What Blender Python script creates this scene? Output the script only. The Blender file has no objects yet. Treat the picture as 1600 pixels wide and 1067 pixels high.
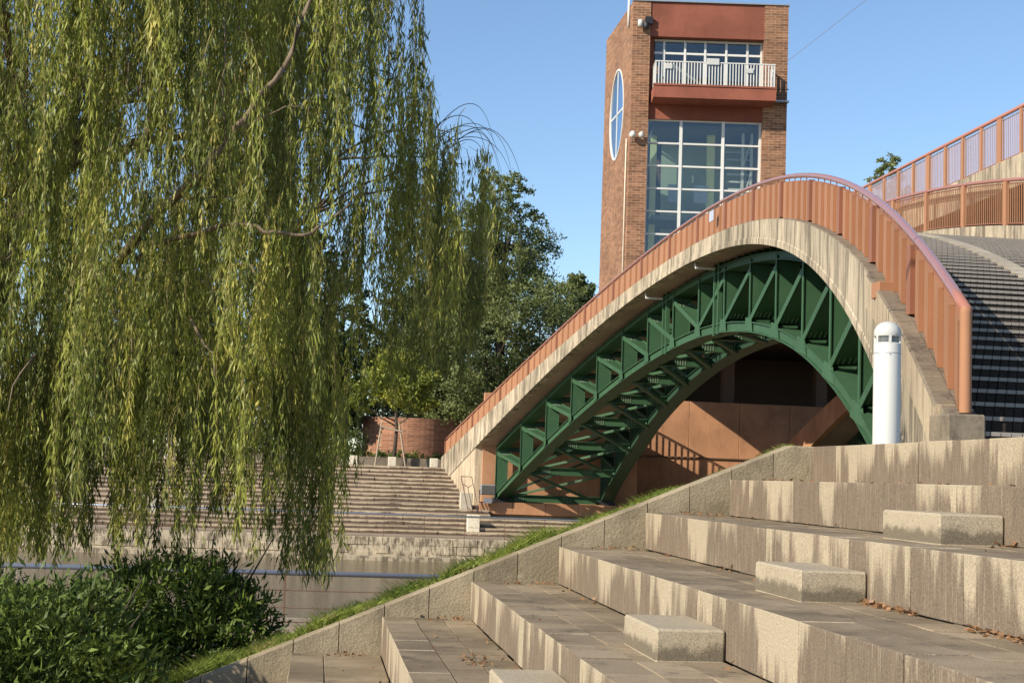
import bpy, math, random
import numpy as np
from mathutils import Vector, Matrix, noise as mnoise

rnd = random.Random(7)
rng = np.random.default_rng(11)
scene = bpy.context.scene
COL = scene.collection
R = math.radians

# ------------------------------------------------------------------ camera
cam_d = bpy.data.cameras.new("camera")
cam_d.lens = 2311.0 / 1600.0 * 36.0
cam_d.sensor_width = 36.0
cam_d.clip_start = 0.1
cam_d.clip_end = 3000.0
cam = bpy.data.objects.new("camera", cam_d)
COL.objects.link(cam)
cam.matrix_world = (Matrix.Rotation(R(-7.4), 4, 'Z') @ Matrix.Rotation(R(95.24), 4, 'X') @ Matrix.Rotation(R(2.06), 4, 'Z'))
scene.camera = cam

# ------------------------------------------------------------------ light
SUN_BEARING = 243.0     # clockwise from +Y
SUN_EL = 30.0
world = bpy.data.worlds.new("World")
scene.world = world
world.use_nodes = True
wn = world.node_tree
for n in list(wn.nodes):
    wn.nodes.remove(n)
wo = wn.nodes.new("ShaderNodeOutputWorld")
bg = wn.nodes.new("ShaderNodeBackground")
sky = wn.nodes.new("ShaderNodeTexSky")
sky.sky_type = 'NISHITA'
sky.sun_disc = False
sky.sun_elevation = R(SUN_EL)
sky.sun_rotation = R(SUN_BEARING)
sky.air_density = 1.0
sky.dust_density = 0.2
sky.ozone_density = 3.4
bg.inputs['Strength'].default_value = 0.105
wn.links.new(sky.outputs[0], bg.inputs[0])
wn.links.new(bg.outputs[0], wo.inputs[0])
sd = bpy.data.lights.new("sun", 'SUN')
sd.energy = 4.2
sd.angle = R(0.55)
sd.color = (1.0, 0.90, 0.75)
so = bpy.data.objects.new("sun", sd)
COL.objects.link(so)
_sv = Vector((math.sin(R(SUN_BEARING)) * math.cos(R(SUN_EL)), math.cos(R(SUN_BEARING)) * math.cos(R(SUN_EL)), math.sin(R(SUN_EL))))
so.rotation_euler = _sv.to_track_quat('Z', 'Y').to_euler()
so.location = (-40, -30, 40)
scene.view_settings.view_transform = 'Standard'
scene.view_settings.look = 'None'
scene.view_settings.exposure = 0.76
scene.view_settings.gamma = 1.0
scene.view_settings.use_curve_mapping = False
scene.render.engine = 'CYCLES'
scene.cycles.max_bounces = 6
scene.cycles.diffuse_bounces = 3
scene.cycles.glossy_bounces = 3
scene.cycles.transmission_bounces = 4
scene.cycles.transparent_max_bounces = 8
scene.cycles.use_denoising = True

# ------------------------------------------------------------------ object helpers
def tag(o, label=None, cat=None, group=None, kind=None):
    if label: o['label'] = label
    if cat: o['category'] = cat
    if group: o['group'] = group
    if kind: o['kind'] = kind
    return o

def empty(name, loc=(0, 0, 0), parent=None):
    o = bpy.data.objects.new(name, None)
    COL.objects.link(o)
    if parent: o.parent = parent
    o.location = loc
    return o

def link(name, me, parent=None, loc=None, rot=None, scale=None):
    o = bpy.data.objects.new(name, me)
    COL.objects.link(o)
    if parent is not None:
        o.parent = parent
    if loc is not None: o.location = loc
    if rot is not None: o.rotation_euler = rot
    if scale is not None: o.scale = scale
    return o

def mesh(name, verts, faces, mats, midx=None, smooth=False):
    me = bpy.data.meshes.new(name)
    me.from_pydata([tuple(v) for v in verts], [], [tuple(f) for f in faces])
    for m in (mats if isinstance(mats, (list, tuple)) else [mats]):
        me.materials.append(m)
    if midx is not None:
        me.polygons.foreach_set('material_index', midx)
    if smooth:
        me.polygons.foreach_set('use_smooth', [True] * len(me.polygons))
    me.update()
    return me

def obj(name, verts, faces, mats, parent=None, base=None, midx=None, smooth=False):
    """verts in world space; base = world origin of the parent chain"""
    o = link(name, mesh(name, verts, faces, mats, midx, smooth), parent)
    return o

class MB:
    def __init__(self):
        self.v = []; self.f = []; self.m = []
    def add(self, verts, faces, mi=0):
        b = len(self.v)
        self.v += [tuple(p) for p in verts]
        self.f += [tuple(i + b for i in f) for f in faces]
        self.m += [mi] * len(faces)
        return self
    def box(self, x0, x1, y0, y1, z0, z1, mi=0):
        return self.add([(x0, y0, z0), (x1, y0, z0), (x1, y1, z0), (x0, y1, z0), (x0, y0, z1), (x1, y0, z1), (x1, y1, z1), (x0, y1, z1)],
                        [(0, 3, 2, 1), (4, 5, 6, 7), (0, 1, 5, 4), (1, 2, 6, 5), (2, 3, 7, 6), (3, 0, 4, 7)], mi)
    def bbox(self, x0, x1, y0, y1, z0, z1, b=0.01, mi=0):
        """box with chamfered edges: 24 vertices"""
        vs = []; idx = {}
        X = (x0, x1); Y = (y0, y1); Z = (z0, z1)
        for i in (0, 1):
            for j in (0, 1):
                for k in (0, 1):
                    sx = 1 if i == 0 else -1; sy = 1 if j == 0 else -1; sz = 1 if k == 0 else -1
                    idx[i, j, k, 'x'] = len(vs); vs.append((X[i], Y[j] + sy * b, Z[k] + sz * b))
                    idx[i, j, k, 'y'] = len(vs); vs.append((X[i] + sx * b, Y[j], Z[k] + sz * b))
                    idx[i, j, k, 'z'] = len(vs); vs.append((X[i] + sx * b, Y[j] + sy * b, Z[k]))
        g = lambda i, j, k, a: idx[i, j, k, a]
        f = []
        for i in (0, 1): f.append([g(i, 0, 0, 'x'), g(i, 1, 0, 'x'), g(i, 1, 1, 'x'), g(i, 0, 1, 'x')][::(-1 if i == 0 else 1)])
        for j in (0, 1): f.append([g(0, j, 0, 'y'), g(1, j, 0, 'y'), g(1, j, 1, 'y'), g(0, j, 1, 'y')][::(1 if j == 0 else -1)])
        for k in (0, 1): f.append([g(0, 0, k, 'z'), g(1, 0, k, 'z'), g(1, 1, k, 'z'), g(0, 1, k, 'z')][::(-1 if k == 0 else 1)])
        for i in (0, 1):
            for j in (0, 1): f.append([g(i, j, 0, 'x'), g(i, j, 1, 'x'), g(i, j, 1, 'y'), g(i, j, 0, 'y')])
        for i in (0, 1):
            for k in (0, 1): f.append([g(i, 0, k, 'x'), g(i, 1, k, 'x'), g(i, 1, k, 'z'), g(i, 0, k, 'z')])
        for j in (0, 1):
            for k in (0, 1): f.append([g(0, j, k, 'y'), g(1, j, k, 'y'), g(1, j, k, 'z'), g(0, j, k, 'z')])
        for i in (0, 1):
            for j in (0, 1):
                for k in (0, 1): f.append([g(i, j, k, 'x'), g(i, j, k, 'y'), g(i, j, k, 'z')])
        return self.add(vs, f, mi)
    def bar(self, p0, p1, w, h, up=(0, 0, 1), mi=0):
        """rectangular bar from p0 to p1; w across, h along up"""
        p0 = Vector(p0); p1 = Vector(p1); d = (p1 - p0).normalized()
        u = Vector(up); s = d.cross(u)
        if s.length < 1e-4: s = d.cross(Vector((1, 0, 0)))
        s.normalize(); u = s.cross(d).normalized()
        vs = []
        for p in (p0, p1):
            for a, b in ((-1, -1), (1, -1), (1, 1), (-1, 1)):
                vs.append(p + s * (a * w / 2) + u * (b * h / 2))
        return self.add(vs, [(0, 1, 2, 3), (7, 6, 5, 4), (0, 4, 5, 1), (1, 5, 6, 2), (2, 6, 7, 3), (3, 7, 4, 0)], mi)
    def hbeam(self, p0, p1, w, h, up=(0, 0, 1), t=0.03, mi=0):
        """I section: web plane holds d and up; flanges w wide at +-h/2"""
        p0 = Vector(p0); p1 = Vector(p1); d = (p1 - p0).normalized()
        u = Vector(up); s = d.cross(u).normalized(); u = s.cross(d).normalized()
        self.bar(p0, p1, t, h - 2 * t, u, mi)
        for q in (-1, 1):
            self.bar(p0 + u * (q * (h / 2 - t / 2)), p1 + u * (q * (h / 2 - t / 2)), w, t, u, mi)
        return self
    def tube(self, pts, r, n=8, mi=0, cap=True):
        pts = [Vector(p) for p in pts]
        rs = r if isinstance(r, (list, tuple)) else [r] * len(pts)
        b = len(self.v)
        ref = Vector((0, 0, 1))
        for i, p in enumerate(pts):
            d = (pts[min(i + 1, len(pts) - 1)] - pts[max(i - 1, 0)]).normalized()
            if abs(d.dot(ref)) > 0.95: rr = Vector((1, 0, 0))
            else: rr = ref
            s = d.cross(rr).normalized(); u = s.cross(d)
            for k in range(n):
                a = 2 * math.pi * k / n
                self.v.append(tuple(p + (s * math.cos(a) + u * math.sin(a)) * rs[i]))
        for i in range(len(pts) - 1):
            for k in range(n):
                self.f.append((b + i * n + k, b + i * n + (k + 1) % n, b + (i + 1) * n + (k + 1) % n, b + (i + 1) * n + k)); self.m.append(mi)
        if cap:
            self.f.append(tuple(b + k for k in range(n))[::-1]); self.m.append(mi)
            e = b + (len(pts) - 1) * n
            self.f.append(tuple(e + k for k in range(n))); self.m.append(mi)
        return self
    def lathe(self, prof, c, n=24, mi=0):
        b = len(self.v)
        for r, z in prof:
            for k in range(n):
                a = 2 * math.pi * k / n
                self.v.append((c[0] + r * math.cos(a), c[1] + r * math.sin(a), c[2] + z))
        for i in range(len(prof) - 1):
            for k in range(n):
                self.f.append((b + i * n + k, b + i * n + (k + 1) % n, b + (i + 1) * n + (k + 1) % n, b + (i + 1) * n + k)); self.m.append(mi)
        return self
    def obj(self, name, mats, parent=None, smooth=False):
        return link(name, mesh(name, self.v, self.f, mats, self.m, smooth), parent)
    def mesh(self, name, mats, smooth=False):
        return mesh(name, self.v, self.f, mats, self.m, smooth)

def fastmesh(name, V, F, mats, midx=None):
    """V (n,3) float, F (m,4) or (m,3) int"""
    me = bpy.data.meshes.new(name)
    k = F.shape[1]
    me.vertices.add(len(V)); me.vertices.foreach_set('co', np.ascontiguousarray(V, dtype=np.float32).ravel())
    me.loops.add(F.size); me.loops.foreach_set('vertex_index', np.ascontiguousarray(F, dtype=np.int32).ravel())
    me.polygons.add(len(F))
    me.polygons.foreach_set('loop_start', np.arange(0, F.size, k, dtype=np.int32))
    me.polygons.foreach_set('loop_total', np.full(len(F), k, dtype=np.int32))
    for m in (mats if isinstance(mats, (list, tuple)) else [mats]):
        me.materials.append(m)
    if midx is not None:
        me.polygons.foreach_set('material_index', np.ascontiguousarray(midx, dtype=np.int32))
    me.update(calc_edges=True)
    return me

# ------------------------------------------------------------------ material helpers
class NT:
    def __init__(self, name):
        self.mat = bpy.data.materials.new(name)
        self.mat.use_nodes = True
        self.t = self.mat.node_tree
        self.b = self.t.nodes['Principled BSDF']
        self.out = self.t.nodes['Material Output']
        g = self.t.nodes.new('ShaderNodeNewGeometry')
        self.pos = g.outputs['Position']
        self.geo = g
    def n(self, kind): return self.t.nodes.new(kind)
    def l(self, a, b): self.t.links.new(a, b)
    def scale(self, v, s):
        m = self.n('ShaderNodeVectorMath'); m.operation = 'MULTIPLY'
        self.l(v, m.inputs[0]); m.inputs[1].default_value = s
        return m.outputs[0]
    def noise(self, s=(1, 1, 1), detail=4, rough=0.55, vec=None):
        q = self.n('ShaderNodeTexNoise'); q.inputs['Scale'].default_value = 1.0
        q.inputs['Detail'].default_value = detail; q.inputs['Roughness'].default_value = rough
        if isinstance(s, (int, float)): s = (s, s, s)
        self.l(self.scale(vec or self.pos, s), q.inputs['Vector'])
        return q.outputs[0]
    def vor(self, s, feat='F1', vec=None):
        q = self.n('ShaderNodeTexVoronoi'); q.inputs['Scale'].default_value = 1.0
        if isinstance(s, (int, float)): s = (s, s, s)
        self.l(self.scale(vec or self.pos, s), q.inputs['Vector'])
        return q.outputs['Distance']
    def math(self, op, a, b=0.0, clamp=False):
        m = self.n('ShaderNodeMath'); m.operation = op; m.use_clamp = clamp
        for i, q in enumerate((a, b)):
            if isinstance(q, (int, float)): m.inputs[i].default_value = q
            else: self.l(q, m.inputs[i])
        return m.outputs[0]
    def ramp(self, v, lo, hi, a=0.0, b=1.0):
        m = self.n('ShaderNodeMapRange'); m.interpolation_type = 'SMOOTHSTEP'
        self.l(v, m.inputs[0])
        for i, q in ((1, lo), (2, hi), (3, a), (4, b)): m.inputs[i].default_value = q
        return m.outputs[0]
    def mix(self, f, a, b):
        m = self.n('ShaderNodeMix'); m.data_type = 'RGBA'
        if isinstance(f, (int, float)): m.inputs[0].default_value = f
        else: self.l(f, m.inputs[0])
        for i, q in ((6, a), (7, b)):
            if isinstance(q, tuple): m.inputs[i].default_value = (q[0], q[1], q[2], 1)
            else: self.l(q, m.inputs[i])
        return m.outputs[2]
    def mul(self, col, f):
        m = self.n('ShaderNodeVectorMath'); m.operation = 'SCALE'
        self.l(col, m.inputs[0])
        if isinstance(f, (int, float)): m.inputs[3].default_value = f
        else: self.l(f, m.inputs[3])
        return m.outputs[0]
    def rand(self):
        return self.n('ShaderNodeObjectInfo').outputs['Random']
    def base(self, c):
        if isinstance(c, tuple): self.b.inputs['Base Color'].default_value = (c[0], c[1], c[2], 1)
        else: self.l(c, self.b.inputs['Base Color'])
    def rough(self, r, spec=0.3, metal=0.0):
        if isinstance(r, (int, float)): self.b.inputs['Roughness'].default_value = r
        else: self.l(r, self.b.inputs['Roughness'])
        self.b.inputs['Specular IOR Level'].default_value = spec
        self.b.inputs['Metallic'].default_value = metal
    def bump(self, h, dist=0.01, strength=1.0):
        q = self.n('ShaderNodeBump'); q.inputs['Distance'].default_value = dist; q.inputs['Strength'].default_value = strength
        self.l(h, q.inputs['Height']); self.l(q.outputs[0], self.b.inputs['Normal'])
    def sep(self):
        s = self.n('ShaderNodeSeparateXYZ'); self.l(self.pos, s.inputs[0]); return s.outputs

RISE, TREAD = 0.342, 0.814
def SX(k): return 0.68 + TREAD * (k - 1)
def SZ(k): return -1.315 + RISE * (k - 1)

def m_riser():
    t = NT('stained_step_stone')
    x, y, z = t.sep()
    h = t.math('MODULO', t.math('ADD', z, 1.315 + RISE * 6 - 0.004), RISE)
    hh = t.math('DIVIDE', h, RISE)
    streak = t.noise((9, 9, 1.3), 5, 0.65)
    big = t.noise((2.6, 2.6, 0.9), 3, 0.5)
    thin = t.noise((38, 38, 3.0), 3, 0.6)
    m = t.math('ADD', t.math('MULTIPLY', streak, 0.5), t.math('MULTIPLY', big, 0.75))
    m = t.math('ADD', m, t.math('MULTIPLY', thin, 0.25))
    m = t.math('ADD', m, t.math('MULTIPLY', t.math('SUBTRACT', t.rand(), 0.2), 0.34))
    cell = t.n('ShaderNodeTexWhiteNoise'); cell.noise_dimensions = '2D'
    cv = t.n('ShaderNodeCombineXYZ'); t.l(t.math('FLOOR', t.math('DIVIDE', y, 0.21)), cv.inputs[0]); t.l(t.math('FLOOR', t.math('MULTIPLY', x, 1.2)), cv.inputs[1])
    t.l(cv.outputs[0], cell.inputs['Vector'])
    m = t.math('ADD', m, t.math('MULTIPLY', t.math('SUBTRACT', cell.outputs['Value'], 0.5), 0.22))
    m = t.math('ADD', m, t.math('MULTIPLY', t.math('SUBTRACT', t.noise(0.8, 2, 0.5), 0.5), 0.5))
    m = t.math('SUBTRACT', m, t.math('MULTIPLY', hh, 0.24))
    mask = t.ramp(m, 0.55, 0.74)
    thinl = t.ramp(t.noise((60, 60, 2.0), 3, 0.7), 0.56, 0.66)
    mask = t.math('MULTIPLY', mask, t.math('SUBTRACT', 1.0, t.math('MULTIPLY', thinl, 0.45)))
    fine = t.noise(85, 2, 0.7)
    tone = t.noise(0.9, 3, 0.5)
    light = t.mix(tone, (0.32, 0.265, 0.185), (0.45, 0.38, 0.27))
    dark = t.mix(thin, (0.10, 0.075, 0.055), (0.215, 0.165, 0.12))
    c = t.mix(t.math('MULTIPLY', mask, 0.92), light, dark)
    c = t.mul(c, t.ramp(fine, 0.25, 0.75, 0.72, 1.2))
    t.base(c); t.rough(0.93, 0.15)
    t.bump(t.noise(90, 3, 0.75), 0.006, 0.8)
    return t.mat

def m_wing():
    t = NT('weathered_wall_stone')
    big = t.noise(1.6, 5, 0.65); st = t.noise((7, 7, 1.4), 4, 0.6); fine = t.noise(90, 2, 0.7)
    c = t.mix(t.ramp(big, 0.35, 0.7), (0.32, 0.265, 0.18), (0.20, 0.165, 0.11))
    c = t.mix(t.ramp(st, 0.55, 0.75, 0, 0.6), c, (0.15, 0.13, 0.10))
    c = t.mix(t.ramp(t.noise(3.7, 4, 0.7), 0.62, 0.75, 0, 0.5), c, (0.44, 0.38, 0.25))
    c = t.mul(c, t.ramp(fine, 0.25, 0.75, 0.75, 1.2))
    c = t.mul(c, t.math('ADD', 0.9, t.math('MULTIPLY', t.rand(), 0.2)))
    t.base(c); t.rough(0.95, 0.1)
    t.bump(t.math('ADD', t.noise(60, 3, 0.7), t.math('MULTIPLY', t.vor(40), 0.8)), 0.004, 0.9)
    return t.mat

def m_tread():
    t = NT('worn_paving_stone')
    big = t.noise(0.8, 5, 0.6); mid = t.noise(3.1, 5, 0.65); fine = t.noise(120, 2, 0.7)
    c = t.mix(t.ramp(big, 0.38, 0.62), (0.18, 0.14, 0.09), (0.28, 0.22, 0.145))
    c = t.mix(t.ramp(mid, 0.52, 0.72, 0, 0.75), c, (0.095, 0.075, 0.055))
    c = t.mix(t.ramp(t.noise(5.3, 4, 0.7), 0.60, 0.76, 0, 0.55), c, (0.42, 0.36, 0.27))
    c = t.mul(c, t.math('ADD', 0.82, t.math('MULTIPLY', t.rand(), 0.36)))
    c = t.mul(c, t.ramp(fine, 0.25, 0.75, 0.75, 1.22))
    t.base(c); t.rough(0.9, 0.2)
    t.bump(t.math('ADD', t.noise(80, 3, 0.7), t.math('MULTIPLY', t.noise(9, 3), 1.5)), 0.003, 0.8)
    return t.mat

def m_block():
    t = NT('rough_hewn_block_stone')
    big = t.noise(3.0, 4, 0.6); fine = t.noise(110, 3, 0.75); v = t.vor(95)
    c = t.mix(big, (0.34, 0.285, 0.20), (0.46, 0.39, 0.285))
    c = t.mix(t.ramp(t.noise(26, 4, 0.7), 0.55, 0.72, 0, 0.6), c, (0.20, 0.17, 0.12))
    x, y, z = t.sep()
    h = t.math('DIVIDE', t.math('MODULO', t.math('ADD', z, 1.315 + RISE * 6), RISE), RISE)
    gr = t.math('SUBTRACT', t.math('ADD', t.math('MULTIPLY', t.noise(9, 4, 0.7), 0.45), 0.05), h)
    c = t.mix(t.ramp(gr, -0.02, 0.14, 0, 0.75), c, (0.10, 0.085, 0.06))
    c = t.mul(c, t.ramp(fine, 0.3, 0.7, 0.7, 1.2))
    t.base(c); t.rough(0.95, 0.1)
    t.bump(t.math('ADD', t.math('MULTIPLY', t.noise(150, 4, 0.8), 0.6), t.noise(22, 5, 0.75)), 0.007, 0.7)
    return t.mat

def m_concrete(name, light, dark, amount=1.0, vs=(3.2, 3.2, 0.55), lo=0.46, hi=0.68, bump=0.01):
    t = NT(name)
    st = t.noise(vs, 6, 0.68); big = t.noise(0.5, 4, 0.55); fine = t.noise(22, 4, 0.7)
    thin = t.noise((vs[0] * 4, vs[1] * 4, vs[2] * 1.5), 4, 0.6)
    m = t.math('ADD', t.math('MULTIPLY', st, 0.7), t.math('MULTIPLY', thin, 0.3))
    c = t.mix(t.math('MULTIPLY', t.ramp(m, lo, hi), amount), light, dark)
    c = t.mul(c, t.ramp(big, 0.3, 0.7, 0.82, 1.12))
    c = t.mul(c, t.ramp(fine, 0.3, 0.7, 0.88, 1.1))
    c = t.mul(c, t.math('ADD', 0.93, t.math('MULTIPLY', t.rand(), 0.14)))
    t.base(c); t.rough(0.9, 0.2)
    t.bump(t.noise(14, 5, 0.7), bump, 0.7)
    return t.mat

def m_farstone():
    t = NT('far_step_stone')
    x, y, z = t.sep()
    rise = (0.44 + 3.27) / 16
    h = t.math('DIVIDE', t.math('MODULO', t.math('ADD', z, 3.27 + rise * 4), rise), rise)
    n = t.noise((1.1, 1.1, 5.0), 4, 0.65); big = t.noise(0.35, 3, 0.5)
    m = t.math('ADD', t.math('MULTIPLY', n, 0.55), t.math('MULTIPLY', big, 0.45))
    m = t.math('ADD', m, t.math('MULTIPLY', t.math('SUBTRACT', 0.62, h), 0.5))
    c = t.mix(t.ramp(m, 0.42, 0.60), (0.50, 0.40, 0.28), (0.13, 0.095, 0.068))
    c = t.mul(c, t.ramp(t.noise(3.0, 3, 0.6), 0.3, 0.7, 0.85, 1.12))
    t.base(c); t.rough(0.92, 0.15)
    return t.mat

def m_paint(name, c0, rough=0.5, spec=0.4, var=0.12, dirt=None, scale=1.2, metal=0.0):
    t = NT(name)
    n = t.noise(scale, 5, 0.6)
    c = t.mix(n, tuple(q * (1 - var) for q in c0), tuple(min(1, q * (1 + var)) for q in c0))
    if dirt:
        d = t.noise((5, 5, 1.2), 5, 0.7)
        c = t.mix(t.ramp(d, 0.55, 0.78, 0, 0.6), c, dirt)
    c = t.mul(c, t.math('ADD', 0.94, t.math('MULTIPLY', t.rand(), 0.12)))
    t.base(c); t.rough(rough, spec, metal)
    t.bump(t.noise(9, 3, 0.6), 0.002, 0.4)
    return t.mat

def m_brick(name, c1, c2, mortar, bw=0.30, bh=0.10, cyl=False):
    t = NT(name)
    x, y, z = t.sep()
    cb = t.n('ShaderNodeCombineXYZ')
    t.l(t.math('ADD', x, y), cb.inputs[0]); t.l(z, cb.inputs[1])
    q = t.n('ShaderNodeTexBrick'); t.l(cb.outputs[0], q.inputs['Vector'])
    q.inputs['Scale'].default_value = 1.0; q.inputs['Brick Width'].default_value = bw; q.inputs['Row Height'].default_value = bh
    q.inputs['Mortar Size'].default_value = 0.011; q.inputs['Mortar Smooth'].default_value = 0.2; q.inputs['Bias'].default_value = 0.0
    q.inputs['Color1'].default_value = (*c1, 1); q.inputs['Color2'].default_value = (*c2, 1); q.inputs['Mortar'].default_value = (*mortar, 1)
    c = t.mul(q.outputs['Color'], t.ramp(t.noise((0.9, 0.9, 6.0), 5, 0.7), 0.3, 0.7, 0.78, 1.2))
    c = t.mul(c, t.ramp(t.noise(0.35, 3, 0.5), 0.3, 0.7, 0.88, 1.1))
    t.base(c); t.rough(0.88, 0.2)
    t.bump(q.outputs['Fac'], 0.006, -0.8)
    return t.mat

def m_leaf(name, a, b, c3=None, trans=0.35, sc=0.7, rough=0.5):
    t = NT(name)
    if isinstance(sc, tuple): sc2 = tuple(q * 2.3 for q in sc)
    else: sc2 = sc * 2.3 + 0.1
    n1 = t.noise(sc, 3, 0.6); n2 = t.noise(23, 2, 0.6)
    m = t.math('ADD', t.math('MULTIPLY', t.ramp(n1, 0.35, 0.65), 0.6), t.math('MULTIPLY', t.ramp(n2, 0.35, 0.65), 0.4))
    col = t.mix(m, a, b)
    if c3: col = t.mix(t.ramp(t.noise(sc2, 3, 0.6), 0.55, 0.68), col, c3)
    t.base(col); t.rough(rough, 0.35)
    tr = t.n('ShaderNodeBsdfTranslucent')
    t.l(t.mul(col, 1.25), tr.inputs[0])
    ms = t.n('ShaderNodeMixShader'); ms.inputs[0].default_value = trans
    t.l(t.b.outputs[0], ms.inputs[1]); t.l(tr.outputs[0], ms.inputs[2]); t.l(ms.outputs[0], t.out.inputs[0])
    return t.mat

def m_bark(name, c0, c1):
    t = NT(name)
    n = t.noise((14, 14, 2.5), 5, 0.7)
    t.base(t.mix(n, c0, c1)); t.rough(0.9, 0.2); t.bump(n, 0.02, 1.0)
    return t.mat

def m_glass(name, tint=(0.75, 0.82, 0.82), refl=0.22):
    t = NT(name)
    tr = t.n('ShaderNodeBsdfTransparent'); tr.inputs[0].default_value = (*tint, 1)
    gl = t.n('ShaderNodeBsdfGlossy'); gl.inputs['Roughness'].default_value = 0.02; gl.inputs[0].default_value = (0.8, 0.85, 0.9, 1)
    lw = t.n('ShaderNodeLayerWeight'); lw.inputs[0].default_value = 0.35
    f = t.math('ADD', t.math('MULTIPLY', lw.outputs['Fresnel'], 0.4), refl, True)
    ms = t.n('ShaderNodeMixShader'); t.l(f, ms.inputs[0]); t.l(tr.outputs[0], ms.inputs[1]); t.l(gl.outputs[0], ms.inputs[2])
    t.l(ms.outputs[0], t.out.inputs[0])
    return t.mat

def m_water():
    t = NT('canal_water')
    t.base((0.14, 0.105, 0.055)); t.rough(0.09, 0.6)
    t.b.inputs['IOR'].default_value = 1.4
    a = t.noise((1.6, 5.0, 1), 4, 0.6); b = t.noise((6, 16, 1), 3, 0.6)
    t.bump(t.math('ADD', a, t.math('MULTIPLY', b, 0.35)), 0.07, 0.9)
    return t.mat

def m_ground(name, a, b, sc=0.8, bump=0.02):
    t = NT(name)
    c = t.mix(t.ramp(t.noise(sc, 6, 0.65), 0.35, 0.65), a, b)
    c = t.mul(c, t.ramp(t.noise(sc * 20, 4, 0.7), 0.3, 0.7, 0.75, 1.2))
    t.base(c); t.rough(0.95, 0.15); t.bump(t.noise(sc * 15, 4, 0.7), bump, 0.8)
    return t.mat

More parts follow.
